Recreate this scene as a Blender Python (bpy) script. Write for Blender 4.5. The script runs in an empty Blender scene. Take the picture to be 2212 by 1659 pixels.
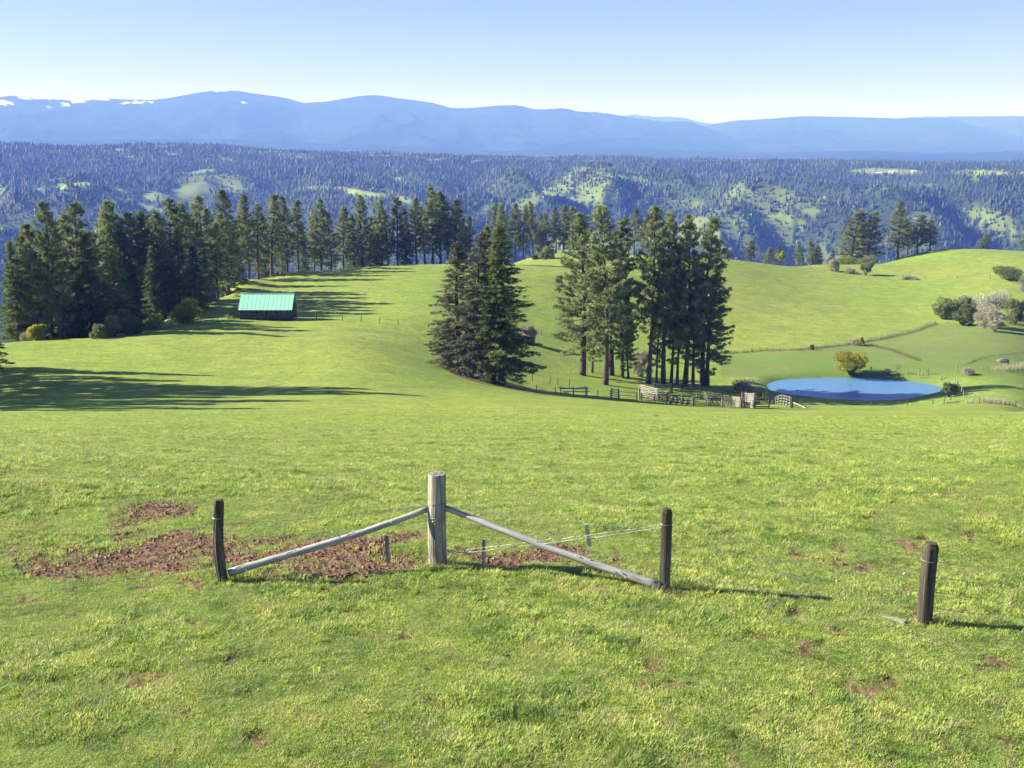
import bpy, math, random
import numpy as np
R = math.radians
random.seed(7)
rng = np.random.default_rng(7)
scene = bpy.context.scene
COL = scene.collection

# ------------------------------------------------------------------ camera, sky, sun, exposure
PITCH = R(12.3)
FOC = 1098.0                       # focal length in pixels of a 1024-wide frame
cam_d = bpy.data.cameras.new("camera")
cam = bpy.data.objects.new("camera", cam_d)
COL.objects.link(cam)
cam.location = (0, 0, 0)
cam.rotation_euler = (math.pi / 2 - PITCH, 0, 0)
cam_d.sensor_width = 36.0
cam_d.lens = 36.0 * FOC / 1024.0
cam_d.clip_start = 0.1
cam_d.clip_end = 120000.0
scene.camera = cam

SUN_EL = 28.0
SUN_AZ = 8.0                      # degrees beyond due left (towards far)
sdir = np.array([-math.cos(R(SUN_AZ)) * math.cos(R(SUN_EL)), math.sin(R(SUN_AZ)) * math.cos(R(SUN_EL)), math.sin(R(SUN_EL))])
world = bpy.data.worlds.new("World")
scene.world = world
world.use_nodes = True
wn = world.node_tree
wn.nodes.clear()
sky = wn.nodes.new("ShaderNodeTexSky")
sky.sky_type = 'NISHITA'
sky.sun_disc = False
sky.sun_elevation = R(SUN_EL)
sky.sun_rotation = math.atan2(sdir[0], sdir[1])
sky.altitude = 900
sky.air_density = 1.0
sky.dust_density = 0.0
sky.ozone_density = 6.0
bg = wn.nodes.new("ShaderNodeBackground")
bg.inputs[1].default_value = 0.056
wo = wn.nodes.new("ShaderNodeOutputWorld")
tint = wn.nodes.new("ShaderNodeMix"); tint.data_type = 'RGBA'; tint.blend_type = 'MULTIPLY'
tint.inputs[0].default_value = 1.0; tint.inputs[7].default_value = (1.10, 0.835, 1.0, 1)
wn.links.new(sky.outputs[0], tint.inputs[6]); wn.links.new(tint.outputs[2], bg.inputs[0])
wn.links.new(bg.outputs[0], wo.inputs[0])

sun_d = bpy.data.lights.new("sun", 'SUN')
sun_d.energy = 5.0
sun_d.angle = R(0.5)
sun_d.color = (1.0, 0.955, 0.90)
sun = bpy.data.objects.new("sun", sun_d)
COL.objects.link(sun)
from mathutils import Vector, Matrix
sun.rotation_euler = Vector(sdir).to_track_quat('Z', 'Y').to_euler()
sun.location = (-200, 100, 200)

scene.view_settings.view_transform = 'Standard'
scene.view_settings.look = 'None'
scene.view_settings.gamma = 1.0
scene.view_settings.use_curve_mapping = False
scene.view_settings.exposure = 1.55
scene.render.engine = 'CYCLES'
scene.cycles.volume_bounces = 0
scene.cycles.max_bounces = 5
scene.cycles.diffuse_bounces = 2
scene.cycles.glossy_bounces = 2
scene.cycles.transparent_max_bounces = 6

# ------------------------------------------------------------------ helpers: picture position <-> place
CP, SP = math.cos(PITCH), math.sin(PITCH)
def ray(xd, yd):                   # xd, yd: position in a 2212 x 1659 view of the frame
    u = (xd / 2.16 - 512.0) / FOC
    v = (384.0 - yd / 2.16) / FOC
    return u, CP + v * SP, -SP + v * CP
def slope(xd, yd):
    a, b, c = ray(xd, yd)
    return c / math.hypot(a, b)
def azim(xd, yd=620.0):
    a, b, c = ray(xd, yd)
    return math.atan2(a, b)
def to_view(X, Y, Z):              # world -> view position (arrays)
    f = Y * CP - Z * SP
    up = Y * SP + Z * CP
    f = np.maximum(f, 1e-3)
    return (X / f * FOC + 512.0) * 2.16, (384.0 - up / f * FOC) * 2.16

def _hash(ix, iy, seed):
    h = (ix.astype(np.int64) * 374761393 + iy.astype(np.int64) * 668265263 + seed * 974634777) & 0xFFFFFFFF
    h = ((h ^ (h >> 13)) * 1274126177) & 0xFFFFFFFF
    h = h ^ (h >> 16)
    return (h & 0xFFFFFF) / float(0xFFFFFF)
def vnoise(x, y, seed=0):
    x = np.asarray(x, float); y = np.asarray(y, float)
    ix = np.floor(x); iy = np.floor(y)
    fx = x - ix; fy = y - iy
    fx = fx * fx * fx * (fx * (fx * 6 - 15) + 10); fy = fy * fy * fy * (fy * (fy * 6 - 15) + 10)
    a = _hash(ix, iy, seed); b = _hash(ix + 1, iy, seed); c = _hash(ix, iy + 1, seed); d = _hash(ix + 1, iy + 1, seed)
    return (a * (1 - fx) + b * fx) * (1 - fy) + (c * (1 - fx) + d * fx) * fy
def fbm(x, y, seed=0, o=4):
    s = 0.0; a = 0.5; t = 0.0
    for i in range(o):
        s = s + a * vnoise(np.asarray(x) * 2 ** i + 17.3 * i, np.asarray(y) * 2 ** i - 9.1 * i, seed + i)
        t += a; a *= 0.5
    return s / t
def sst(a, b, x):
    t = np.clip((x - a) / (b - a), 0, 1)
    return t * t * (3 - 2 * t)

def pchip(x, y, xi):
    x = np.asarray(x, float); y = np.asarray(y, float)
    h = np.diff(x); d = np.diff(y) / h
    m = np.zeros(len(x))
    for k in range(1, len(x) - 1):
        if d[k - 1] * d[k] > 0:
            w1 = 2 * h[k] + h[k - 1]; w2 = h[k] + 2 * h[k - 1]
            m[k] = (w1 + w2) / (w1 / d[k - 1] + w2 / d[k])
    m[0] = d[0]; m[-1] = d[-1]
    k = np.clip(np.searchsorted(x, xi) - 1, 0, len(x) - 2)
    t = (np.clip(xi, x[0], x[-1]) - x[k]) / h[k]
    return ((1 + 2 * t) * (1 - t) ** 2 * y[k] + t * (1 - t) ** 2 * h[k] * m[k] + t * t * (3 - 2 * t) * y[k + 1] + t * t * (t - 1) * h[k] * m[k + 1])

# ------------------------------------------------------------------ shape of the land
# each column: bearing (view x) -> list of (distance, view row) or (distance, None, height)
N = None
near = [(1, N, -5.38), (10, N, -6.15), (16, N, -6.68), (19, N, -6.98)]
def far(edge, r_edge, rows, back):
    o = [(1500, N, -390), (2300, N, -420)]
    return o + rows + [(r_edge, edge)] + back
BL = [(6400, N, -150), (9000, N, -250), (30000, N, -250)]
def BP(e): return [(6200, e - 1.0), (9500, e - 6), (12500, e - 9), (16000, N, -300), (30000, N, -300)]
FL = [(2700, 640), (3000, 545), (3400, 470), (3900, 415), (4500, 368)]
FM = [(2700, 610), (3000, 530), (3400, 460), (3900, 412), (4400, 376)]
FR = [(2600, 600), (2900, 535), (3300, 470), (3800, 418), (4300, 385)]
cols = {
 -300: near + [(26, 1050), (45, 955), (80, 918), (120, 892), (150, 868), (190, 815), (225, 775), (245, N, -45), (300, N, -75), (450, N, -170), (700, N, -300)] + far(308, 5200, FL, BL),
 0: near + [(26, 1050), (45, 952), (80, 912), (120, 880), (150, 850), (190, 790), (215, 760), (235, 742), (250, N, -47), (300, N, -75), (450, N, -170), (700, N, -300)] + far(309, 5200, FL, BL),
 250: near + [(26, 1050), (45, 950), (80, 908), (120, 875), (150, 842), (190, 780), (225, 738), (245, 720), (262, N, -48), (320, N, -80), (450, N, -160), (700, N, -300)] + far(318, 5300, FL, BL),
 350: near + [(26, 1050), (45, 950), (80, 905), (120, 871), (150, 838), (190, 777), (225, 728), (250, 704), (265, 692), (285, N, -46.0), (310, N, -51), (345, N, -62), (450, N, -130), (700, N, -300)] + far(312, 5400, FL, BL),
 430: near + [(26, 1050), (45, 950), (80, 904), (120, 870), (150, 836), (190, 776), (225, 725), (250, 699), (280, 670), (300, 655), (320, N, -46.5), (350, N, -56), (450, N, -112), (700, N, -290)] + far(314, 5400, FL, BL),
 500: near + [(26, 1050), (45, 950), (80, 903), (120, 868), (150, 835), (190, 775), (225, 722), (250, 696), (280, 667), (310, 640), (340, 616), (365, N, -48), (430, N, -80), (700, N, -280)] + far(318, 5400, FL, BL),
 600: near + [(26, 1050), (45, 950), (80, 902), (120, 866), (150, 832), (190, 772), (220, 730), (250, 696), (280, 666), (320, 629), (345, 606), (362, 593), (385, N, -50), (450, N, -74), (600, N, -160), (800, N, -300)] + far(324, 5400, FL, BL),
 750: near + [(26, 1050), (45, 950), (80, 901), (120, 864), (150, 828), (190, 768), (245, 698), (280, 664), (320, 622), (370, 582), (400, N, -47.5), (450, N, -64), (600, N, -150), (800, N, -300)] + far(330, 5300, FM, BP(335)),
 950: near + [(26, 1050), (45, 950), (80, 901), (120, 868), (150, 842), (185, 800), (215, 765), (250, 705), (300, 640), (340, 602), (380, 572), (410, N, -45.5), (460, N, -60), (600, N, -150), (800, N, -300)] + far(337, 5200, FM, BP(340)),
 1150: near + [(26, 1050), (45, 950), (80, 902), (120, 872), (150, 859), (175, 849), (200, 833), (230, 790), (260, 740), (300, 680), (350, 611), (385, 580), (402, 573), (420, N, -45.5), (450, 562), (480, 556), (510, N, -58), (650, N, -150), (850, N, -300)] + far(342, 5100, FM, BP(345)),
 1350: near + [(26, 1050), (45, 950), (80, 904), (120, 882), (150, 872), (165, 869), (180, 867), (195, 860), (218, 838), (260, 776), (300, 712), (350, 643), (400, 590), (440, 562), (475, 551), (520, N, -60), (650, N, -140), (850, N, -300)] + far(345, 5000, FM, BP(348)),
 1550: near + [(26, 1050), (45, 950), (80, 906), (120, 889), (150, 883), (168, 881), (184, 881), (200, 877), (213, 866), (235, 838), (280, 765), (320, 714), (370, 651), (420, 600), (465, 565), (490, 558), (530, N, -64), (650, N, -130), (850, N, -300)] + far(349, 4900, FR, BP(351)),
 1750: near + [(26, 1050), (45, 951), (80, 908), (120, 894), (150, 889), (168, 888), (185, 887.5), (200, 883), (210, 876), (222, N, -52.0), (252, N, -51.9), (280, 770), (310, 737), (350, 695), (400, 649), (450, 610), (500, 579), (520, 572), (570, N, -75), (700, N, -150), (900, N, -300)] + far(352, 4800, FR, BP(353)),
 1950: near + [(26, 1050), (45, 951), (80, 909), (120, 897), (150, 891), (170, 890), (187, 889.5), (202, 884.5), (212, 878), (222, N, -52.0), (252, N, -52.3), (275, 785), (310, 747), (350, 708), (400, 664), (440, 631), (480, 603), (520, 575), (560, 556), (580, 553), (640, N, -80), (750, N, -150), (950, N, -300)] + far(358, 4600, FR, BP(356)),
 2212: near + [(26, 1050), (45, 951), (80, 910), (120, 899), (150, 894), (172, 893), (190, 892), (203, 886), (214, 878), (230, 861), (250, 838), (280, 799), (310, 760), (345, 722), (380, 688), (420, 650), (460, 613), (520, 569), (560, 548), (590, 543), (650, N, -78), (750, N, -150), (950, N, -300)] + far(360, 4600, FR, BP(357)),
 2500: near + [(26, 1050), (45, 951), (80, 911), (120, 901), (150, 897), (172, 896), (188, N, -47), (230, N, -54), (300, N, -60), (380, N, -61), (460, N, -58), (520, N, -54), (590, N, -56), (650, N, -78), (750, N, -150), (950, N, -300)] + far(360, 4600, FR, BP(357)),
}
cx = sorted(cols)
c_az = np.array([azim(x) for x in cx])
RG = np.exp(np.linspace(0, math.log(30000.0), 2200))
table = []
for x in cx:
    rr, zz = [], []
    for n in cols[x]:
        rr.append(n[0]); zz.append(n[2] if n[1] is None else n[0] * slope(x, n[1]))
    table.append(pchip(np.log(rr), np.array(zz), np.log(RG)))
table = np.array(table)                       # columns x radii
AG = np.linspace(c_az[0], c_az[-1], 500)
grid = np.zeros((len(RG), len(AG)))
# smooth interpolation across bearings (Catmull style, one radius at a time, vectorised)
k = np.clip(np.searchsorted(c_az, AG) - 1, 0, len(c_az) - 2)
hh = np.diff(c_az)
dd = np.diff(table, axis=0) / hh[:, None]
mm = np.zeros_like(table)
mm[1:-1] = (dd[:-1] * hh[1:, None] + dd[1:] * hh[:-1, None]) / (hh[1:] + hh[:-1])[:, None]
tt = ((AG - c_az[k]) / hh[k])[:, None]
H_ = hh[k][:, None]
grid = ((1 + 2 * tt) * (1 - tt) ** 2 * table[k] + tt * (1 - tt) ** 2 * H_ * mm[k] + tt * tt * (3 - 2 * tt) * table[k + 1] + tt * tt * (tt - 1) * H_ * mm[k + 1]).T
ker = np.hanning(13); ker /= ker.sum()
gp = np.pad(grid, ((0, 0), (6, 6)), mode='edge')
grid = sum(ker[i] * gp[:, i:i + grid.shape[1]] for i in range(13))

# pond
WATER_Z = -52.6
def at_r(xd, r, yd=620.0):
    a = azim(xd, yd)
    return r * math.sin(a), r * math.cos(a)
_pl = WATER_Z / slope(1845, 862); _pf = WATER_Z / slope(1845, 817.5)
_p1 = at_r(1845, _pl, 862); _p2 = at_r(1845, _pf, 817)
PC = ((_p1[0] + _p2[0]) / 2, (_p1[1] + _p2[1]) / 2)
PRY = (_pf - _pl) / 2 * 1.0
PRX = 185 / 2.16 / FOC * 237 * 1.0
def pond_d(X, Y):
    a = np.arctan2((Y - PC[1]) / PRY, (X - PC[0]) / PRX)
    wob = 1 + 0.02 * np.sin(3 * a + 1) + 0.015 * np.sin(5 * a + 2.2)
    return np.sqrt(((X - PC[0]) / PRX) ** 2 + ((Y - PC[1]) / PRY) ** 2) / wob

def polyline_d(X, Y, pts):
    d = np.full(X.shape, 1e9)
    for (a, b) in zip(pts[:-1], pts[1:]):
        ax, ay = a[:2]; bx, by = b[:2]
        L2 = (bx - ax) ** 2 + (by - ay) ** 2
        t = np.clip(((X - ax) * (bx - ax) + (Y - ay) * (by - ay)) / L2, 0, 1)
        d = np.minimum(d, np.hypot(X - ax - t * (bx - ax), Y - ay - t * (by - ay)))
    return d
_a = lambda *p: [at_r(x, r, 450) for x, r in p]
RIDGES = [(_a((60, 3900), (150, 3500), (260, 3150), (360, 2850)), 75, 120), (_a((430, 4300), (400, 3900), (330, 3450), (300, 3250)), 60, 150), (_a((560, 4300), (520, 3800), (540, 3350)), 55, 130),
          (_a((640, 4000), (740, 3650), (860, 3300)), 60, 120), (_a((1010, 4500), (900, 4100), (870, 3700)), 45, 140), (_a((1260, 4300), (1180, 3800), (1060, 3250), (980, 2950)), 80, 130),
          (_a((1380, 4400), (1340, 3900), (1270, 3450)), 60, 120), (_a((1560, 4300), (1480, 3900), (1420, 3500)), 50, 130), (_a((1840, 4200), (1720, 3600), (1620, 3150), (1530, 2850)), 85, 110),
          (_a((1960, 4200), (1900, 3800), (1830, 3400)), 55, 130), (_a((2200, 4100), (2100, 3600), (1990, 3150), (1900, 2850)), 75, 120)]
for _pts, _amp in [(((-120, 3560), (60, 3480), (180, 3400), (290, 3180), (360, 2950)), 95), (((620, 3600), (700, 3620), (800, 3480), (880, 3250)), 70), (((960, 3020), (1040, 3260), (1130, 3560), (1200, 3800)), 75),
                   (((1240, 3500), (1330, 3680), (1430, 3620), (1520, 3350)), 65), (((1520, 2860), (1600, 3080), (1690, 3330), (1790, 3420)), 85), (((1880, 3300), (1980, 3560), (2100, 3500), (2240, 3350)), 70),
                   (((380, 3300), (460, 3520), (560, 3560), (620, 3400)), 60), (((1780, 3000), (1900, 3020), (2020, 2960)), 60), (((20, 4150), (200, 4050), (380, 4120)), 45), (((700, 4150), (900, 4250), (1080, 4200)), 40), (((1400, 4150), (1600, 4050), (1760, 4150)), 40)]:
    RIDGES.append((_a(*_pts), _amp, 105))
    RIDGES.append((_a(*[(x_, r_ + 300) for x_, r_ in _pts]), -0.7 * _amp, 150))
def height(X, Y, detail=True):
    X = np.asarray(X, float); Y = np.asarray(Y, float)
    r = np.hypot(X, Y)
    a = np.arctan2(X, Y)
    fa = np.clip((a - AG[0]) / (AG[-1] - AG[0]), 0, 1) * (len(AG) - 1)
    fr = np.clip(np.log(np.maximum(r, 1.0)) / math.log(30000.0), 0, 1) * (len(RG) - 1)
    ia = np.minimum(fa.astype(int), len(AG) - 2); ir = np.minimum(fr.astype(int), len(RG) - 2)
    ta = fa - ia; tr = fr - ir
    z = (grid[ir, ia] * (1 - tr) + grid[ir + 1, ia] * tr) * (1 - ta) + (grid[ir, ia + 1] * (1 - tr) + grid[ir + 1, ia + 1] * tr) * ta
    back = sst(R(40), R(100), np.abs(a))
    z = z * (1 - back) + np.maximum(z, -5.4 - 0.02 * r) * back
    # gentle humps in the pasture
    w = sst(25, 90, r) * (1 - sst(500, 700, r))
    z = z + w * 0.55 * (fbm(X / 38, Y / 38, 3, 3) - 0.5)
    w = sst(11, 22, r) * (1 - sst(60, 140, r))
    z = z + w * 0.22 * (fbm(X / 5, Y / 5, 5, 3) - 0.5)
    # spurs and gullies of the far canyon wall
    w = sst(2300, 3000, r) * (1 - sst(3700, 4550, r))
    ca, sa = math.cos(0.45), math.sin(0.45)
    p = (X * ca + Y * sa); q = (-X * sa + Y * ca)
    wx = 260 * (fbm(X / 900, Y / 900, 31, 3) - 0.5)
    n1 = 1 - np.abs(2 * fbm((p + wx) / 560, q / 1500, 41, 3) - 1) * 2.2
    n2 = 1 - np.abs(2 * fbm((p - wx) / 230, q / 520, 51, 3) - 1) * 2
    z = z + w * (125 * (n1 - 0.62) + 50 * (n2 - 0.6))
    for (pl, amp, wd) in RIDGES:
        d = polyline_d(X, Y, pl)
        z = z + 0.52 * amp * np.exp(-(np.abs(d) / (1.45 * wd)) ** 1.7) * sst(2300, 2800, r) * (1 - sst(3500, 4350, r))
    w = sst(3600, 4600, r) * (1 - sst(13000, 15000, r))
    z = z + w * 30 * (fbm(X / 500, Y / 500, 61, 4) - 0.5)
    # pond bowl
    pd = pond_d(X, Y)
    bowl = 1 - sst(0.95, 1.35, pd)
    rim = WATER_Z - 0.9 + 1.55 * sst(0.86, 1.28, pd) + 0.0
    z = z * (1 - bowl) + rim * bowl
    return z

def H(x, y):
    return float(height(np.array([x]), np.array([y]))[0])
def hit(xd, yd, r0=6.0, r1=1200.0):
    """where the sight line through a view position first meets the land"""
    a, b, c = ray(xd, yd); L = math.hypot(a, b)
    rr = np.exp(np.linspace(math.log(r0), math.log(r1), 2500))
    X = rr * a / L; Y = rr * b / L; Z = rr * c / L
    D = Z - height(X, Y)
    i = np.argmax(D < 0)
    if D[i] >= 0: i = len(rr) - 1
    return float(X[i]), float(Y[i]), float(height(X[i:i + 1], Y[i:i + 1])[0])
def at(xd, r, yd=620.0):
    x, y = at_r(xd, r, yd)
    return x, y, H(x, y)
def top_z(xd, yd, x, y):
    return math.hypot(x, y) * slope(xd, yd)

# ------------------------------------------------------------------ mesh and object helpers
def mesh_np(name, verts, faces, mat=None, smooth=False):
    """faces: (n,k) int array, all polygons with k corners, or a list of such arrays"""
    me = bpy.data.meshes.new(name)
    verts = np.asarray(verts, np.float32)
    if not isinstance(faces, list): faces = [faces]
    faces = [np.asarray(f, np.int32) for f in faces if len(f)]
    me.vertices.add(len(verts)); me.vertices.foreach_set("co", verts.ravel())
    nl = sum(f.size for f in faces); npoly = sum(len(f) for f in faces)
    me.loops.add(nl); me.polygons.add(npoly)
    me.loops.foreach_set("vertex_index", np.concatenate([f.ravel() for f in faces]))
    tot = np.concatenate([np.full(len(f), f.shape[1], np.int32) for f in faces])
    me.polygons.foreach_set("loop_start", np.concatenate([[0], np.cumsum(tot)[:-1]]).astype(np.int32))
    me.polygons.foreach_set("use_smooth", np.full(npoly, smooth, bool))
    me.update(calc_edges=True)
    if mat: me.materials.append(mat)
    return me
def attr(me, name, vals):
    a = me.attributes.new(name, 'FLOAT', 'POINT')
    a.data.foreach_set("value", np.asarray(vals, np.float32))
def obj(name, me, parent=None, loc=None, rot=None, scale=None):
    o = bpy.data.objects.new(name, me)
    COL.objects.link(o)
    if parent: o.parent = parent
    if loc is not None: o.location = loc
    if rot is not None: o.rotation_euler = rot
    if scale is not None: o.scale = scale
    return o
def tag(o, label=None, cat=None, group=None, kind=None):
    if label: o['label'] = label
    if cat: o['category'] = cat
    if group: o['group'] = group
    if kind: o['kind'] = kind
    return o
def thing(name, label, cat, loc, rotz=0.0, group=None):
    e = bpy.data.objects.new(name, None); COL.objects.link(e)
    e.empty_display_size = 0.3
    e.location = loc; e.rotation_euler = (0, 0, rotz)
    return tag(e, label, cat, group)

class MB:
    def __init__(s): s.v = []; s.f3 = []; s.f4 = []; s.n = 0
    def add(s, v, f3=None, f4=None):
        v = np.asarray(v, float)
        if f3 is not None and len(f3): s.f3.append(np.asarray(f3, int) + s.n)
        if f4 is not None and len(f4): s.f4.append(np.asarray(f4, int) + s.n)
        s.v.append(v); s.n += len(v)
    def tube(s, pts, rad, k=6, cap=True):
        pts = np.asarray(pts, float); n = len(pts)
        rad = np.full(n, rad) if np.isscalar(rad) else np.asarray(rad, float)
        tan = np.gradient(pts, axis=0); tan /= np.linalg.norm(tan, axis=1)[:, None] + 1e-9
        ref = np.array([0, 0, 1.0]) if abs(tan[0][2]) < 0.8 else np.array([1.0, 0, 0])
        u = np.cross(tan, ref); u /= np.linalg.norm(u, axis=1)[:, None] + 1e-9
        w = np.cross(tan, u)
        a = np.linspace(0, 2 * np.pi, k, endpoint=False)
        V = pts[:, None, :] + rad[:, None, None] * (np.cos(a)[None, :, None] * u[:, None, :] + np.sin(a)[None, :, None] * w[:, None, :])
        V = V.reshape(-1, 3)
        q = [(i * k + j, i * k + (j + 1) % k, (i + 1) * k + (j + 1) % k, (i + 1) * k + j) for i in range(n - 1) for j in range(k)]
        t = []
        if cap:
            V = np.vstack([V, pts[0], pts[-1]])
            t = [(n * k, (j + 1) % k, j) for j in range(k)] + [(n * k + 1, (n - 1) * k + j, (n - 1) * k + (j + 1) % k) for j in range(k)]
        s.add(V, t, q)
        return s
    def box(s, c, d, rot=None):
        c = np.asarray(c, float); d = np.asarray(d, float) / 2
        V = np.array([[i, j, l] for i in (-1, 1) for j in (-1, 1) for l in (-1, 1)], float) * d
        if rot is not None: V = V @ np.array(rot).T
        s.add(V + c, None, [(0, 1, 3, 2), (4, 6, 7, 5), (0, 4, 5, 1), (2, 3, 7, 6), (0, 2, 6, 4), (1, 5, 7, 3)])
        return s
    def mesh(s, name, mat, smooth=False):
        v = np.vstack(s.v); fs = []
        if s.f3: fs.append(np.vstack(s.f3))
        if s.f4: fs.append(np.vstack(s.f4))
        return mesh_np(name, v, fs, mat, smooth)
def box_mesh(name, mat, d, c=(0, 0, 0), rot=None):
    return MB().box(c, d, rot).mesh(name, mat)
def plank_mesh(name, mat, p, q, h, t, up=(0, 0, 1)):
    """a board from p to q, h tall, t thick"""
    p = np.array(p, float); q = np.array(q, float)
    x = q - p; L = np.linalg.norm(x); x /= L
    y = np.cross(np.array(up, float), x); y /= np.linalg.norm(y)
    z = np.cross(x, y)
    return MB().box((p + q) / 2, (L, t, h), np.array([x, y, z]).T).mesh(name, mat)

# ------------------------------------------------------------------ materials
def new_mat(name):
    m = bpy.data.materials.new(name); m.use_nodes = True
    m.node_tree.nodes.clear()
    return m, m.node_tree.nodes, m.node_tree.links
def nd(ns, t, **kw):
    n = ns.new(t)
    for k_, v_ in kw.items():
        if k_ in n.inputs: n.inputs[k_].default_value = v_
        else: setattr(n, k_, v_)
    return n
def noise(ns, ls, scale, detail=3.0, rough=0.6, vec=None, dist=0.0):
    n = ns.new("ShaderNodeTexNoise"); n.inputs["Scale"].default_value = scale
    n.inputs["Detail"].default_value = detail; n.inputs["Roughness"].default_value = rough
    n.inputs["Distortion"].default_value = dist
    if vec is not None: ls.new(vec, n.inputs["Vector"])
    return n.outputs["Fac"]
def ramp(ns, ls, fac, stops):
    r = ns.new("ShaderNodeValToRGB"); e = r.color_ramp.elements
    while len(e) < len(stops): e.new(0.5)
    for i, (p, c) in enumerate(stops):
        e[i].position = p; e[i].color = (c[0], c[1], c[2], 1)
    if fac is not None: ls.new(fac, r.inputs[0])
    return r.outputs[0]
def mix(ns, ls, fac, a, b, mode='MIX'):
    m = ns.new("ShaderNodeMix"); m.data_type = 'RGBA'; m.blend_type = mode
    for s_, v_ in ((m.inputs[0], fac), (m.inputs[6], a), (m.inputs[7], b)):
        if isinstance(v_, (int, float)): s_.default_value = v_
        elif isinstance(v_, tuple): s_.default_value = (v_[0], v_[1], v_[2], 1)
        else: ls.new(v_, s_)
    return m.outputs[2]
def mth(ns, ls, op, a, b=0.0, clamp=False):
    m = ns.new("ShaderNodeMath"); m.operation = op; m.use_clamp = clamp
    for s_, v_ in ((m.inputs[0], a), (m.inputs[1], b)):
        if isinstance(v_, (int, float)): s_.default_value = v_
        else: ls.new(v_, s_)
    return m.outputs[0]

def ground_material():
    m, ns, ls = new_mat("pasture")
    geo = ns.new("ShaderNodeNewGeometry"); P = geo.outputs["Position"]
    def A(n_):
        a = ns.new("ShaderNodeAttribute"); a.attribute_name = n_; return a.outputs["Fac"]
    big = noise(ns, ls, 0.018, 4, 0.55, P)
    med = noise(ns, ls, 0.22, 5, 0.65, P)
    fine = noise(ns, ls, 3.0, 6, 0.75, P)
    c1 = ramp(ns, ls, med, [(0.30, (0.180, 0.240, 0.040)), (0.5, (0.245, 0.305, 0.050)), (0.72, (0.315, 0.350, 0.075))])
    c2 = ramp(ns, ls, big, [(0.35, (0.86, 0.98, 0.85)), (0.65, (1.06, 1.0, 1.05))])
    g = mix(ns, ls, 1.0, c1, c2, 'MULTIPLY')
    f = ramp(ns, ls, fine, [(0.30, (0.50, 0.56, 0.5)), (0.5, (0.96, 0.98, 0.95)), (0.70, (1.40, 1.28, 1.45))])
    g = mix(ns, ls, 1.0, g, f, 'MULTIPLY')
    # darker tufts dotted over the pasture
    tuft = noise(ns, ls, 0.55, 5, 0.6, P)
    tm = mth(ns, ls, 'MULTIPLY', ramp(ns, ls, tuft, [(0.56, (0, 0, 0)), (0.66, (1, 1, 1))]), 0.55)
    g = mix(ns, ls, tm, g, (0.075, 0.125, 0.028))
    t2 = noise(ns, ls, 1.7, 4, 0.65, P)
    g = mix(ns, ls, mth(ns, ls, 'MULTIPLY', ramp(ns, ls, t2, [(0.54, (0, 0, 0)), (0.66, (1, 1, 1))]), 0.5), g, (0.085, 0.125, 0.035))
    g = mix(ns, ls, mth(ns, ls, 'MULTIPLY', ramp(ns, ls, t2, [(0.34, (1, 1, 1)), (0.45, (0, 0, 0))]), 0.4), g, (0.40, 0.40, 0.16))
    t3 = noise(ns, ls, 0.8, 5, 0.7, P, 0.6)
    g = mix(ns, ls, mth(ns, ls, 'MULTIPLY', ramp(ns, ls, t3, [(0.585, (0, 0, 0)), (0.655, (1, 1, 1))]), 0.72), g, (0.065, 0.120, 0.028))
    t4 = noise(ns, ls, 0.06, 5, 0.7, P, 1.2)
    g = mix(ns, ls, mth(ns, ls, 'MULTIPLY', ramp(ns, ls, t4, [(0.48, (0, 0, 0)), (0.66, (1, 1, 1))]), 0.6), g, (0.150, 0.195, 0.060))
    # duller olive pasture
    g = mix(ns, ls, mth(ns, ls, 'MULTIPLY', A("dull"), 0.8), g, (0.125, 0.165, 0.058))
    g = mix(ns, ls, mth(ns, ls, 'MULTIPLY', A("lush"), 0.85), g, (0.105, 0.205, 0.030))
    g = mix(ns, ls, mth(ns, ls, 'MULTIPLY', A('near_dark'), 0.6), g, (0.120, 0.155, 0.042))  # near ground mixed towards a darker brownish green, fading out with distance
    # soil
    sn = noise(ns, ls, 7.0, 6, 0.7, P)
    soil = ramp(ns, ls, sn, [(0.3, (0.060, 0.033, 0.022)), (0.5, (0.165, 0.095, 0.064)), (0.7, (0.300, 0.195, 0.140))])
    sm = mth(ns, ls, 'ADD', A("soil"), mth(ns, ls, 'MULTIPLY', mth(ns, ls, 'SUBTRACT', noise(ns, ls, 4.0, 5, 0.7, P), 0.5), 1.1))
    sm = ramp(ns, ls, sm, [(0.34, (0, 0, 0)), (0.66, (1, 1, 1))])
    g = mix(ns, ls, sm, g, soil)
    # floor of the far woods
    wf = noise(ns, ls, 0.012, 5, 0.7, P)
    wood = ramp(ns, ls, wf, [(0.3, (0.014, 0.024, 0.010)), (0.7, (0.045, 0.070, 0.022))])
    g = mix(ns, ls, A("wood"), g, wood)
    b = ns.new("ShaderNodeBsdfPrincipled"); b.inputs["Roughness"].default_value = 0.9
    b.inputs["Specular IOR Level"].default_value = 0.15
    ls.new(g, b.inputs["Base Color"])
    bn = noise(ns, ls, 9.0, 6, 0.8, P)
    bu = nd(ns, "ShaderNodeBump", Strength=0.8, Distance=0.05); ls.new(bn, bu.inputs["Height"])
    bn2 = noise(ns, ls, 0.9, 5, 0.7, P)
    bu2 = nd(ns, "ShaderNodeBump", Strength=0.55, Distance=0.35); ls.new(bn2, bu2.inputs["Height"]); ls.new(bu.outputs[0], bu2.inputs["Normal"])
    ls.new(bu2.outputs[0], b.inputs["Normal"])
    o = ns.new("ShaderNodeOutputMaterial"); ls.new(b.outputs[0], o.inputs[0])
    return m

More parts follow.
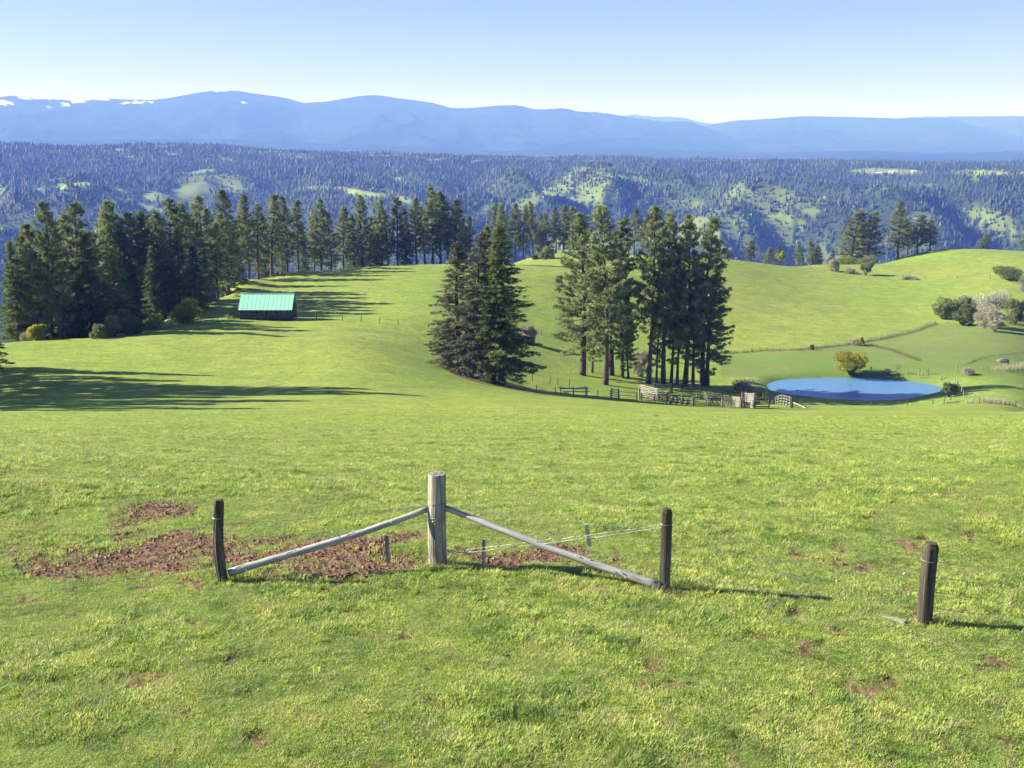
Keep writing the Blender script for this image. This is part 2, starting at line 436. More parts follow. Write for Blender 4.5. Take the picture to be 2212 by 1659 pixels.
def leaf_mat(name, dark, mid, light, scale=0.5, trans=0.25, inst=0.35, rough=0.6):
    m, ns, ls = new_mat(name)
    geo = ns.new("ShaderNodeNewGeometry")
    n = noise(ns, ls, scale, 4, 0.7, geo.outputs["Position"])
    c = ramp(ns, ls, n, [(0.32, dark), (0.5, mid), (0.68, light)])
    oi = ns.new("ShaderNodeObjectInfo")
    v = mth(ns, ls, 'ADD', mth(ns, ls, 'MULTIPLY', oi.outputs["Random"], inst), 1 - inst / 2)
    cmb = ns.new("ShaderNodeCombineColor")
    for i in range(3): ls.new(v, cmb.inputs[i])
    c = mix(ns, ls, 1.0, c, cmb.outputs[0], 'MULTIPLY')
    d = nd(ns, "ShaderNodeBsdfPrincipled"); d.inputs["Roughness"].default_value = rough
    d.inputs["Specular IOR Level"].default_value = 0.25
    ls.new(c, d.inputs["Base Color"])
    t = ns.new("ShaderNodeBsdfTranslucent"); ls.new(c, t.inputs[0])
    mx = ns.new("ShaderNodeMixShader"); mx.inputs[0].default_value = trans
    ls.new(d.outputs[0], mx.inputs[1]); ls.new(t.outputs[0], mx.inputs[2])
    o = ns.new("ShaderNodeOutputMaterial"); ls.new(mx.outputs[0], o.inputs[0])
    return m
def solid(name, stops, scale=3.0, rough=0.8, stretch=(1, 1, 1), bump=0.3, bdist=0.02, metal=0.0, spec=0.3, coord="Object", detail=5):
    m, ns, ls = new_mat(name)
    tc = ns.new("ShaderNodeTexCoord"); mp = ns.new("ShaderNodeMapping"); mp.inputs["Scale"].default_value = stretch
    ls.new(tc.outputs[coord], mp.inputs[0])
    n = noise(ns, ls, scale, detail, 0.7, mp.outputs[0])
    c = ramp(ns, ls, n, stops)
    b = ns.new("ShaderNodeBsdfPrincipled"); b.inputs["Roughness"].default_value = rough
    b.inputs["Metallic"].default_value = metal; b.inputs["Specular IOR Level"].default_value = spec
    ls.new(c, b.inputs["Base Color"])
    bu = nd(ns, "ShaderNodeBump", Strength=bump, Distance=bdist); ls.new(n, bu.inputs["Height"]); ls.new(bu.outputs[0], b.inputs["Normal"])
    o = ns.new("ShaderNodeOutputMaterial"); ls.new(b.outputs[0], o.inputs[0])
    return m

M = {}
M['ground'] = ground_material()
M['pine'] = leaf_mat("pine_needles", (0.100, 0.130, 0.056), (0.215, 0.260, 0.108), (0.350, 0.385, 0.180), 0.45, 0.38)
M['fir'] = leaf_mat("fir_needles", (0.060, 0.095, 0.028), (0.130, 0.185, 0.055), (0.260, 0.290, 0.090), 0.35, 0.38)
M['fir_grey'] = leaf_mat("grey_fir_needles", (0.065, 0.078, 0.046), (0.135, 0.145, 0.088), (0.220, 0.220, 0.145), 0.4, 0.2)
M['far_wood'] = leaf_mat("far_conifers", (0.014, 0.026, 0.010), (0.032, 0.054, 0.018), (0.075, 0.105, 0.034), 0.005, 0.0, 0)
M['far_leafy'] = leaf_mat("far_leafy_trees", (0.10, 0.15, 0.035), (0.15, 0.22, 0.05), (0.20, 0.28, 0.07), 0.01, 0.1, 0)
M['leaf_bright'] = leaf_mat("spring_leaves", (0.17, 0.24, 0.03), (0.28, 0.36, 0.05), (0.40, 0.46, 0.08), 0.8, 0.35)
M['leaf_yellow'] = leaf_mat("willow_leaves", (0.20, 0.21, 0.035), (0.36, 0.36, 0.06), (0.48, 0.47, 0.09), 0.8, 0.35)
M['leaf_green'] = leaf_mat("shrub_leaves", (0.12, 0.15, 0.055), (0.23, 0.27, 0.095), (0.36, 0.38, 0.16), 0.8, 0.25)
M['leaf_dark'] = leaf_mat("dark_shrub_leaves", (0.08, 0.105, 0.04), (0.145, 0.18, 0.065), (0.23, 0.26, 0.10), 0.8, 0.25)
M['twig'] = leaf_mat("bare_twigs", (0.20, 0.19, 0.14), (0.33, 0.31, 0.235), (0.46, 0.44, 0.35), 0.8, 0.15)
M['blossom'] = leaf_mat("white_blossom", (0.22, 0.26, 0.13), (0.42, 0.44, 0.33), (0.74, 0.74, 0.68), 0.7, 0.3)
M['straw'] = leaf_mat("dry_straw", (0.30, 0.26, 0.16), (0.45, 0.40, 0.28), (0.60, 0.56, 0.44), 1.5, 0.3)
M['bark'] = solid("pine_bark", [(0.3, (0.035, 0.026, 0.022)), (0.55, (0.105, 0.078, 0.062)), (0.75, (0.20, 0.145, 0.110))], 2.5, 0.9, (1, 1, 0.35), 0.8, 0.08)
M['bark_pale'] = solid("grey_bark", [(0.3, (0.10, 0.09, 0.075)), (0.6, (0.22, 0.20, 0.17)), (0.8, (0.34, 0.31, 0.27))], 2.5, 0.9, (1, 1, 0.35), 0.6, 0.05)
M['post'] = solid("weathered_post", [(0.36, (0.05, 0.045, 0.04)), (0.45, (0.19, 0.18, 0.15)), (0.56, (0.33, 0.315, 0.27)), (0.72, (0.48, 0.455, 0.40))], 16.0, 0.85, (1, 1, 0.05), 1.0, 0.03)
M['post_dark'] = solid("dark_weathered_post", [(0.3, (0.022, 0.020, 0.017)), (0.5, (0.065, 0.058, 0.046)), (0.72, (0.19, 0.17, 0.135))], 10.0, 0.9, (1, 1, 0.08), 1.0, 0.02)
M['rail'] = solid("peeled_pole", [(0.30, (0.09, 0.088, 0.086)), (0.42, (0.27, 0.265, 0.26)), (0.7, (0.50, 0.49, 0.47))], 14.0, 0.8, (0.10, 1, 1), 0.5, 0.01)
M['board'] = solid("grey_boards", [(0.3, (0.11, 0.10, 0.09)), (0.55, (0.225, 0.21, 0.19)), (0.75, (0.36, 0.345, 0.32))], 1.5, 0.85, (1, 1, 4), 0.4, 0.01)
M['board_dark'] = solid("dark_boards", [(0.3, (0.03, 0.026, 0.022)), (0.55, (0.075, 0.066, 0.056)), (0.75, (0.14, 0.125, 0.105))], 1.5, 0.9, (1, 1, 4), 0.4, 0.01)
M['soil'] = solid('turned_soil', [(0.3, (0.085, 0.047, 0.032)), (0.5, (0.20, 0.120, 0.082)), (0.7, (0.34, 0.225, 0.165))], 6.0, 0.95, coord='Object', bump=0.5)
M['wire'] = solid("fence_wire", [(0.3, (0.18, 0.18, 0.18)), (0.7, (0.42, 0.42, 0.42))], 8, 0.45, bump=0, metal=0.6)
M['roof'] = solid("green_metal_roof", [(0.3, (0.35, 0.76, 0.54)), (0.55, (0.39, 0.80, 0.59)), (0.75, (0.44, 0.82, 0.63))], 0.7, 0.42, (1, 1, 1), 0.05, 0.01, 0.0, 0.5)
M['roof_trim'] = solid("roof_trim", [(0.3, (0.50, 0.80, 0.68)), (0.7, (0.54, 0.84, 0.72))], 0.7, 0.5)
M['house_wall'] = solid("house_paint", [(0.3, (0.62, 0.60, 0.56)), (0.7, (0.78, 0.77, 0.74))], 0.3, 0.8)
M['house_roof'] = solid("pale_metal_roof", [(0.3, (0.60, 0.62, 0.64)), (0.7, (0.78, 0.79, 0.80))], 0.3, 0.5)
M['stone'] = solid("field_stone", [(0.3, (0.10, 0.09, 0.08)), (0.7, (0.30, 0.28, 0.26))], 3, 0.9, bump=0.8, bdist=0.05)
M['dead_wood'] = solid("bleached_wood", [(0.3, (0.26, 0.24, 0.21)), (0.55, (0.50, 0.47, 0.43)), (0.75, (0.68, 0.65, 0.60))], 6, 0.85, (0.2, 1, 1), 0.6, 0.01)

def water_material():
    m, ns, ls = new_mat("pond_water")
    geo = ns.new("ShaderNodeNewGeometry")
    b = ns.new("ShaderNodeBsdfPrincipled")
    b.inputs["Base Color"].default_value = (0.10, 0.22, 0.42, 1)  # blue base paints in reflected sky on top of the water's own colour
    b.inputs["Roughness"].default_value = 0.32
    b.inputs["IOR"].default_value = 1.33
    n = noise(ns, ls, 2.2, 3, 0.6, geo.outputs["Position"])
    bu = nd(ns, "ShaderNodeBump", Strength=0.9, Distance=0.2); ls.new(n, bu.inputs["Height"]); ls.new(bu.outputs[0], b.inputs["Normal"])
    o = ns.new("ShaderNodeOutputMaterial"); ls.new(b.outputs[0], o.inputs[0])
    return m
M['water'] = water_material()

def mountain_material():
    m, ns, ls = new_mat("mountain_forest")
    geo = ns.new("ShaderNodeNewGeometry"); P = geo.outputs["Position"]
    a = ns.new("ShaderNodeAttribute"); a.attribute_name = "snow"
    n = noise(ns, ls, 0.0022, 6, 0.7, P)
    c = ramp(ns, ls, n, [(0.35, (0.008, 0.014, 0.010)), (0.6, (0.022, 0.032, 0.018)), (0.8, (0.075, 0.080, 0.045))])
    c = mix(ns, ls, a.outputs["Fac"], c, (0.85, 0.87, 0.9))
    b = ns.new("ShaderNodeBsdfDiffuse"); ls.new(c, b.inputs[0])
    o = ns.new("ShaderNodeOutputMaterial"); ls.new(b.outputs[0], o.inputs[0])
    return m
M['mountain'] = mountain_material()

# ------------------------------------------------------------------ ground masks
# bare soil by the fence: (view x, view y, half width, half height, strength), turned into ground positions
SOIL = [(700, 1205, 287, 52, 0.91), (860, 1205, 114, 32, 0.84), (1130, 1205, 241, 30, 0.88), (600, 1165, 103, 22, 0.64), (300, 1200, 320, 64, 0.80), (330, 1112, 103, 32, 0.76), (80, 1130, 103, 25, 0.44), (110, 1190, 170, 38, 0.62), (800, 1112, 80, 15, 0.52), (1170, 1130, 172, 17, 0.40), (1310, 1222, 138, 22, 0.62), (1600, 1285, 218, 32, 0.52), (1780, 1216, 103, 20, 0.54), (1850, 1300, 126, 20, 0.40), (130, 1060, 172, 17, 0.44), (2130, 1250, 103, 25, 0.37), (1815, 1372, 57, 20, 0.58), (320, 1470, 92, 25, 0.49), (700, 1540, 103, 30, 0.47), (200, 1480, 57, 20, 0.44), (220, 1375, 46, 17, 0.47), (1330, 1490, 57, 20, 0.47), (620, 1500, 69, 17, 0.40), (1260, 1600, 69, 22, 0.42), (2050, 1590, 80, 17, 0.57), (1100, 1560, 80, 22, 0.40), (1950, 1650, 69, 20, 0.52), (530, 1620, 103, 20, 0.44), (940, 1400, 92, 17, 0.37), (2160, 1420, 69, 15, 0.42), (1650, 1148, 69, 10, 0.33), (280, 1600, 92, 25, 0.44), (240, 1235, 190, 20, 0.60), (560, 1240, 120, 18, 0.62)]
_SO = []
for (x, y, a, b, s) in SOIL:
    p = hit(x, y); px = hit(x + a, y); py0 = hit(x, y + b); py1 = hit(x, y - b)
    _SO.append((p[0], p[1], max(0.1, abs(px[0] - p[0])), max(0.1, abs(py1[1] - py0[1]) / 2), s))
def soil_at(X, Y, spots=True):
    n = fbm(X / 0.9, Y / 0.9, 71, 4) - 0.5
    n2 = fbm(X / 0.16, Y / 0.2, 73, 3) - 0.5
    s = np.zeros_like(X)
    for (cx_, cy_, a, b, st) in _SO:
        d = np.sqrt(((X - cx_) / a) ** 2 + ((Y - cy_) / b) ** 2)
        s = np.maximum(s, st * (1 - sst(0.15, 1.55, d + n * 1.6 + n2 * 0.7)))
    r = np.hypot(X, Y)
    spot = sst(0.61, 0.74, fbm(X / 0.45, Y / 0.6, 81, 4)) * 0.66 * (1 - sst(24, 34, r))
    if spots: s = np.maximum(s, spot)
    return s
TRACK = [hit(*p)[:2] for p in [(955, 778), (975, 800), (1010, 818), (1050, 830), (1095, 838)]] + [at_r(1150, 176), at_r(1250, 172), at_r(1350, 172), at_r(1500, 174), at_r(1650, 175)]
RIM = [at_r(1650, 176), at_r(1800, 177), at_r(2000, 180), at_r(2300, 184)]
RUT1 = [hit(*p)[:2] for p in [(1136, 600), (1147, 585), (1152, 577)]]
DITCH = [hit(*p)[:2] for p in [(1880, 745), (1930, 758), (1985, 780)]]
DITCH2 = [hit(*p)[:2] for p in [(2080, 790), (2130, 772), (2212, 762), (2300, 755)]]
HEDGE = [hit(*p)[:2] for p in [(1565, 764), (1640, 759), (1730, 757), (1850, 742), (1900, 733), (1960, 720), (2020, 700)]]
FARF = [hit(*p)[:2] for p in [(1600, 566), (1700, 575), (1800, 588), (1900, 598), (2000, 603), (2212, 606)]]
# openings in the far woods (view x, y, half width, half height, tilt, how open)
MEADOW = [(400, 415, 80, 16, -0.30, 1), (455, 395, 95, 22, 0.05, .62), (330, 425, 30, 14, 0, 1), (440, 371, 32, 6, -0.1, 1), (283, 340, 15, 4, 0, 1), (255, 324, 16, 3, 0, 1), (370, 334, 18, 3.5, 0, 1), (487, 344, 22, 4, 0.15, 1), (350, 316, 20, 2.5, 0, .8),
          (700, 407, 45, 5, 0.08, 1), (770, 414, 62, 6, 0.18, 1), (83, 411, 15, 6, 0, 1), (133, 404, 12, 7, 0, 1), (178, 398, 26, 5, 0, 1), (30, 492, 55, 8, -0.05, .9), (265, 412, 22, 4, 0.15, .9), (300, 440, 60, 3, 0.30, 1), (330, 452, 30, 8, 0.2, 1),
          (1020, 465, 62, 10, -0.42, .9), (980, 490, 30, 8, -0.4, 1), (1190, 415, 48, 12, -0.15, .75), (1140, 440, 60, 12, -0.3, .6), (1320, 400, 75, 24, -0.2, .60), (1290, 425, 80, 14, -0.1, .7), (860, 390, 14, 6, 0, .6), (870, 430, 60, 6, .35, .75),
          (1600, 486, 75, 4.5, -0.30, 1), (1660, 471, 40, 5, -0.15, 1), (1716, 481, 28, 8, 0.15, 1), (1752, 458, 24, 9, 0.1, .9), (1590, 440, 40, 14, 0, .55), (1652, 425, 50, 16, 0, .5), (1580, 470, 26, 8, 0, .6), (1850, 456, 26, 8, 0, .8), (1480, 440, 40, 10, 0.1, .5), (1395, 395, 20, 12, 0, .6),
          (2140, 470, 62, 18, 0.25, .62), (2170, 500, 60, 8, 0.15, .6), (2000, 470, 40, 12, 0, .4), (1950, 520, 60, 10, 0.1, .55), (1800, 540, 60, 8, 0.1, .5), (1930, 400, 60, 8, 0, .3),
          (1920, 371, 118, 8, 0.03, 1), (2130, 373, 95, 8, 0.0, .85), (1760, 345, 60, 3, 0, .8), (1550, 349, 80, 3, 0, .9), (1290, 350, 55, 4, 0, .95), (1320, 364, 14, 3.5, -.2, .9), (1030, 349, 24, 3, -0.1, 1), (940, 345, 28, 3, 0, 1), (835, 337, 66, 2.8, 0, 1), (1180, 341, 60, 2, 0, .9), (1440, 345, 60, 2.5, 0, .9), (2050, 350, 150, 2.5, 0, .7)]
def open_at(X, Y, Z):
    vx, vy = to_view(X, Y, Z)
    n = fbm(X / 140, Y / 140, 91, 3) - 0.5
    s = np.zeros_like(X)
    for (a, b, c, d, t, st) in MEADOW:
        dx = vx - a; dy = vy - b
        u = dx * math.cos(t) + dy * math.sin(t); w = -dx * math.sin(t) + dy * math.cos(t)
        q = np.sqrt((u / c) ** 2 + (w / d) ** 2)
        s = np.maximum(s, st * (1 - sst(0.75, 1.1, q + n * 0.8)))
    nn = fbm(X / 330, Y / 330, 95, 4)
    s = np.maximum(s, 0.55 * sst(0.60, 0.70, nn) * sst(2500, 3000, np.hypot(X, Y)))
    return s

# ------------------------------------------------------------------ ground sheet (bearing x distance net, full circle)
va = np.linspace(R(-28), R(28), 430)
oa = np.concatenate([np.linspace(R(-180), R(-31), 26), va, np.linspace(R(31), R(180), 26)])
rr = np.concatenate([np.exp(np.linspace(math.log(0.8), math.log(7.5), 16))[:-1],
                     np.exp(np.arange(math.log(7.5), math.log(26), 0.0042)),
                     np.exp(np.arange(math.log(26), math.log(620), 0.0085)),
                     np.exp(np.arange(math.log(620), math.log(2300), 0.03)),
                     np.exp(np.arange(math.log(2300), math.log(5600), 0.0075)),
                     np.exp(np.linspace(math.log(5600), math.log(30000), 40))])
AA, RR = np.meshgrid(oa, rr)
GX = RR * np.sin(AA); GY = RR * np.cos(AA)
GZ = height(GX, GY)
gs = np.where(RR < 60, soil_at(GX, GY), 0.0)
clod = sst(0.30, 0.55, gs)
GZ = GZ + np.where(RR < 40, clod * (0.10 * (fbm(GX / 0.22, GY / 0.22, 101, 3) - 0.55) - 0.02) + 0.035 * (fbm(GX / 0.45, GY / 0.45, 111, 3) - 0.5), 0)
trk = np.where((RR > 90) & (RR < 700), np.maximum.reduce([
    0.85 * (1 - sst(0.9, 2.2, polyline_d(GX, GY, TRACK))),
    0.50 * (1 - sst(0.6, 2.0, polyline_d(GX, GY, RIM)))]), 0)
gs = np.maximum(gs, trk)
gs = np.maximum(gs, np.where((RR > 200) & (RR < 700), 0.62 * (1 - sst(0.5, 1.6, polyline_d(GX, GY, DITCH))), 0))
gs = np.maximum(gs, np.where((RR > 200) & (RR < 700), 0.52 * (1 - sst(0.4, 1.4, polyline_d(GX, GY, DITCH2))), 0))
gs = np.maximum(gs, np.where((RR > 200) & (RR < 700), 0.42 * (1 - sst(0.3, 1.3, polyline_d(GX, GY, HEDGE))), 0))
gs = np.maximum(gs, np.where((RR > 200) & (RR < 700), 0.36 * (1 - sst(0.4, 1.6, polyline_d(GX, GY, FARF))), 0))
op = np.where(RR > 1500, open_at(GX, GY, GZ), 0)
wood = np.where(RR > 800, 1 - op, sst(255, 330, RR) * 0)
VX, VY = to_view(GX, GY, GZ)
mid = (RR > 150) & (RR < 700) & (np.abs(AA) < R(40))
hedge_side = np.interp(VX, [1540, 1560, 1730, 1850, 2020, 2300], [900, 764, 757, 742, 700, 690])
dull = np.where(mid & (VX > 1500) & (VY > hedge_side) & (VY < 1000) & (RR > 250), 0.75, 0) * (0.6 + 0.8 * fbm(GX / 20, GY / 20, 121, 3))
dull = dull * (1 - sst(2040, 2120, VX) * sst(806, 822, VY))
dull = np.where(RR < 60, 0.55 * sst(0.45, 0.75, fbm(GX / 3.2, GY / 3.2, 131, 4)) * (1 - sst(20, 30, RR)) + 0.25 * (1 - sst(15, 17.5, RR)), dull)
dull = np.where((RR > 1500), 0.45, dull)
lush = np.where(mid & (RR > 178) & (VY > 770) & (VX > 1080), 0.55 * sst(0.3, 0.7, fbm(GX / 12, GY / 12, 141, 3)), 0)
lush = np.maximum(lush, np.where(mid, 0.5 * np.exp(-((VX - 945) / 90) ** 2 - ((VY - 790) / 45) ** 2), 0))
lush = np.maximum(lush, np.where(RR < 30, 0.5 * sst(0.55, 0.75, fbm(GX / 2.1, GY / 2.1, 151, 3)), 0))
lush = np.maximum(lush, np.where(mid & (pond_d(GX, GY) < 1.5), 0.2, 0))
nr, na = AA.shape
V = np.stack([GX.ravel(), GY.ravel(), GZ.ravel()], 1)
ii, jj = np.meshgrid(np.arange(nr - 1), np.arange(na - 1), indexing='ij')
F = np.stack([ii * na + jj, ii * na + jj + 1, (ii + 1) * na + jj + 1, (ii + 1) * na + jj], -1).reshape(-1, 4)
F = F[:, ::-1]
cen = len(V)
V = np.vstack([V, [0, 0, -5.4]])
T = np.stack([np.full(na - 1, cen), np.arange(1, na), np.arange(na - 1)], 1)
g_me = mesh_np("ground", V, [F, T], M['ground'], True)
for nm, arr in (("near_dark", 1 - sst(28, 75, RR)), ("soil", gs), ("wood", wood), ("dull", dull), ("lush", lush)):
    attr(g_me, nm, np.append(arr.ravel(), 0))
ground = obj("ground", g_me); tag(ground, kind='structure')
# pasture seam behind the camera closes on itself: the first and last bearings coincide

# ------------------------------------------------------------------ pond water
a = np.linspace(0, 2 * np.pi, 96, endpoint=False)
rad = 1.09 * (1 + 0.02 * np.sin(3 * a + 1) + 0.015 * np.sin(5 * a + 2.2))
pv = np.stack([PC[0] + PRX * rad * np.cos(a), PC[1] + PRY * rad * np.sin(a), np.full(96, WATER_Z)], 1)
pm = mesh_np("pond_water", np.vstack([pv, [PC[0], PC[1], WATER_Z]]), np.array([(i, (i + 1) % 96, 96) for i in range(96)]), M['water'])
tag(obj("pond_water", pm), kind='structure')

# ------------------------------------------------------------------ mountains
def mountain(name, crest, r_foot, r_crest, foot_y, seed, snow=None, amp=0.18, x0=None, x1=None, rough=1.0):
    xs = np.array([c[0] for c in crest], float); ys = np.array([c[1] for c in crest], float)
    NX, NR = 420, 60
    xd = np.linspace(xs[0], xs[-1], NX)
    yc = pchip(xs, ys, xd)
    az = np.array([azim(x, 300) for x in xd])
    cz = np.array([r_crest * slope(x, y) for x, y in zip(xd, yc)])
    cz = cz + rough * r_crest * 0.0009 * (fbm(xd / 26, xd * 0 + seed, seed, 4) - 0.5)
    fz = np.array([r_foot * slope(x, foot_y) for x in xd])
    t = np.concatenate([np.linspace(0, 1, NR), np.linspace(1.15, 1.8, 8)])
    TT, AZ = np.meshgrid(t, az, indexing='ij')
    Rr = r_foot + (r_crest - r_foot) * TT
    X = Rr * np.sin(AZ); Y = Rr * np.cos(AZ)
    prof = np.clip(TT, 0, 1) ** 1.25
    Z = fz[None] + (cz - fz)[None] * np.where(TT <= 1, prof, 1 - (TT - 1) * 1.4)
    hgt = np.maximum((cz - fz)[None], 60)
    w = np.sin(np.pi * np.clip(TT, 0, 1)) ** 0.8
    n = 1 - np.abs(2 * fbm(X / 1500, Y / 3200, seed + 3, 5) - 1) * 2.2
    Z = Z + hgt * amp * 1.1 * w * (n - 0.6)
    V = np.stack([X, Y, Z], -1).reshape(-1, 3)
    a_, b_ = TT.shape
    i, j = np.meshgrid(np.arange(a_ - 1), np.arange(b_ - 1), indexing='ij')
    F = np.stack([i * b_ + j, i * b_ + j + 1, (i + 1) * b_ + j + 1, (i + 1) * b_ + j], -1).reshape(-1, 4)[:, ::-1]
    me = mesh_np(name, V, F, M['mountain'], True)
    s = np.zeros(len(V))
    if snow is not None:
        vx, vy = to_view(V[:, 0], V[:, 1], V[:, 2])
        s = snow(vx, vy, V)
    attr(me, "snow", s)
    return tag(obj(name, me), kind='structure')
def snowA(vx, vy, V):
    s = np.zeros(len(V))
    for (a, b, c, d) in [(8, 221, 16, 7), (100, 212, 46, 3.0), (140, 226, 13, 5), (105, 232, 8, 3), (170, 220, 14, 3), (225, 214, 14, 3), (305, 221, 24, 3.5), (268, 223, 6, 2), (470, 196, 12, 2.0), (528, 221, 6, 2), (60, 210, 20, 2)]:
        q = np.sqrt(((vx - a) / c) ** 2 + ((vy - b) / d * 1.35) ** 2) + 2.2 * (fbm(vx / 7, vy / 3, 5, 3) - 0.5)
        s = np.maximum(s, 1 - sst(0.7, 1.1, q))
    return s
mountain("mountain_ridge", [(-500, 215), (-200, 222), (-60, 216), (0, 211), (40, 207), (100, 212), (190, 218), (215, 213), (330, 215), (365, 212), (400, 206), (460, 197), (510, 196), (560, 203), (620, 211), (665, 222), (700, 220), (760, 211), (810, 205), (860, 212), (940, 223), (985, 234), (1040, 231), (1110, 227), (1160, 236), (1205, 234), (1250, 240), (1310, 246), (1380, 256), (1440, 263), (1475, 262), (1521, 274), (1580, 292), (1655, 318), (1720, 332), (1780, 345)],
         12500, 19000, 347, 11, snowA)
mountain("mountain_foothill", [(-500, 300), (0, 305), (400, 300), (700, 310), (900, 316), (1100, 325), (1300, 318), (1500, 326), (1650, 330), (1850, 326), (2050, 330), (2300, 322), (2500, 330)], 10500, 13500, 350, 17, None, 0.25)
mountain("mountain_plateau", [(1380, 330), (1460, 300), (1521, 272), (1595, 260), (1680, 255), (1741, 251), (1790, 252), (1891, 254), (1975, 256), (2040, 256), (2091, 268), (2140, 281), (2240, 300), (2400, 330)], 14500, 21500, 343, 23, None, 0.15)
mountain("mountain_tableland", [(1850, 300), (1900, 262), (1975, 253), (2040, 252), (2110, 251), (2212, 251), (2500, 256), (2700, 262)], 17500, 25000, 338, 29, None, 0.12)
def snowD(vx, vy, V):
    return 1 - sst(3, 8, (vy - np.interp(vx, [1240, 1290, 1330, 1365, 1420, 1480], [238, 240, 245, 243, 250, 256])) * 1.2 + 6 * (fbm(vx / 14, vy / 5, 9, 3) - 0.5) + np.abs(vx - 1360) / 14)
mountain("snowy_mountain", [(1180, 262), (1240, 243), (1290, 241), (1325, 247), (1350, 246), (1366, 243), (1385, 248), (1420, 250), (1475, 255), (1530, 266), (1570, 267), (1620, 280), (1700, 300)], 22000, 27500, 335, 37, snowD, 0.1)

# ------------------------------------------------------------------ haze
hb = MB().box((0, 0, 300), (60200, 60200, 1520)).mesh("haze", None)
hm, hn, hl = new_mat("haze")
pvn = hn.new("ShaderNodeVolumePrincipled")
pvn.inputs["Color"].default_value = (0.115, 0.22, 1.0, 1)
pvn.inputs["Absorption Color"].default_value = (1, 1, 1, 1)
pvn.inputs["Density"].default_value = 1.35e-4
pvn.inputs["Anisotropy"].default_value = 0.0
ho = hn.new("ShaderNodeOutputMaterial"); hl.new(pvn.outputs[0], ho.inputs["Volume"])
hb.materials.append(hm)
haze = obj("haze", hb); tag(haze, kind='stuff')

# ------------------------------------------------------------------ far woods on the canyon wall
def forest(name, n, r0, r1, seed, mat, leafy=False):
    g = np.random.default_rng(seed)
    u = g.random(n)
    r = np.sqrt(r0 ** 2 + u * (r1 ** 2 - r0 ** 2)); a = g.uniform(R(-29), R(29), n)
    X = r * np.sin(a); Y = r * np.cos(a); Z = height(X, Y)
    o = open_at(X, Y, Z)
    dens = fbm(X / 120, Y / 120, 161, 4)
    if leafy:
        keep = (g.random(n) < 0.9 * np.where((o > 0.25) & (o < 0.9), 1.0, 0.02))
    else:
        keep = (g.random(n) < (1 - 0.985 * sst(0.0, 0.85, o)) * (0.35 + 1.3 * sst(0.25, 0.62, dens)))
    X, Y, Z, r = X[keep], Y[keep], Z[keep], r[keep]
    m = len(X)
    hgt = g.uniform(6.5, 16, m) * (0.75 + 0.8 * g.random(m) ** 4)
    if leafy: hgt = g.uniform(5, 11, m)
    w = hgt * g.uniform(0.17, 0.31, m)
    if leafy: w = hgt * 0.45
    K = 4
    ang = np.linspace(0, 2 * np.pi, K, endpoint=False)[None] + g.uniform(0, 6.28, m)[:, None]
    def ring(z0, k_): return np.stack([X[:, None] + k_ * w[:, None] * np.cos(ang), Y[:, None] + k_ * w[:, None] * np.sin(ang), (Z + z0 * hgt)[:, None] + 0 * ang], -1)
    if leafy:
        rows = [ring(0.05, 0.6), ring(0.55, 1.0)]
    else:
        rows = [ring(0.08, 1.0), ring(0.55, 0.62)]
    top = np.stack([X, Y, Z + hgt], -1)[:, None]
    Vv = np.concatenate(rows + [top], 1).reshape(-1, 3)
    base = (np.arange(m) * (2 * K + 1))[:, None]
    q = np.concatenate([base + np.array([[j, (j + 1) % K, K + (j + 1) % K, K + j]]) for j in range(K)], 0)
    t = np.concatenate([base + np.array([[K + j, K + (j + 1) % K, 2 * K]]) for j in range(K)], 0)
    me = mesh_np(name, Vv, [t, q], mat)
    return tag(obj(name, me), kind='stuff')
forest("conifer_forest", 170000, 2350, 5600, 3, M['far_wood'])
forest("leafy_thicket", 16000, 2500, 5200, 4, M['far_leafy'], True)
forest("plateau_woods", 14000, 5200, 12000, 5, M['far_wood'])

# ------------------------------------------------------------------ trees
def tris_at(P0, dirs, L, Wd, g):
    """spiky triangles: one per row, base centred at P0, pointing along dirs"""
    n = len(P0)
    rnd = g.normal(size=(n, 3))
    side = np.cross(dirs, rnd); side /= np.linalg.norm(side, axis=1)[:, None] + 1e-9
    a = P0 - side * (Wd / 2)[:, None]; b = P0 + side * (Wd / 2)[:, None]; c = P0 + dirs * L[:, None]
    return np.stack([a, b, c], 1).reshape(-1, 3)
def unit(v): return v / (np.linalg.norm(v, axis=-1, keepdims=True) + 1e-9)

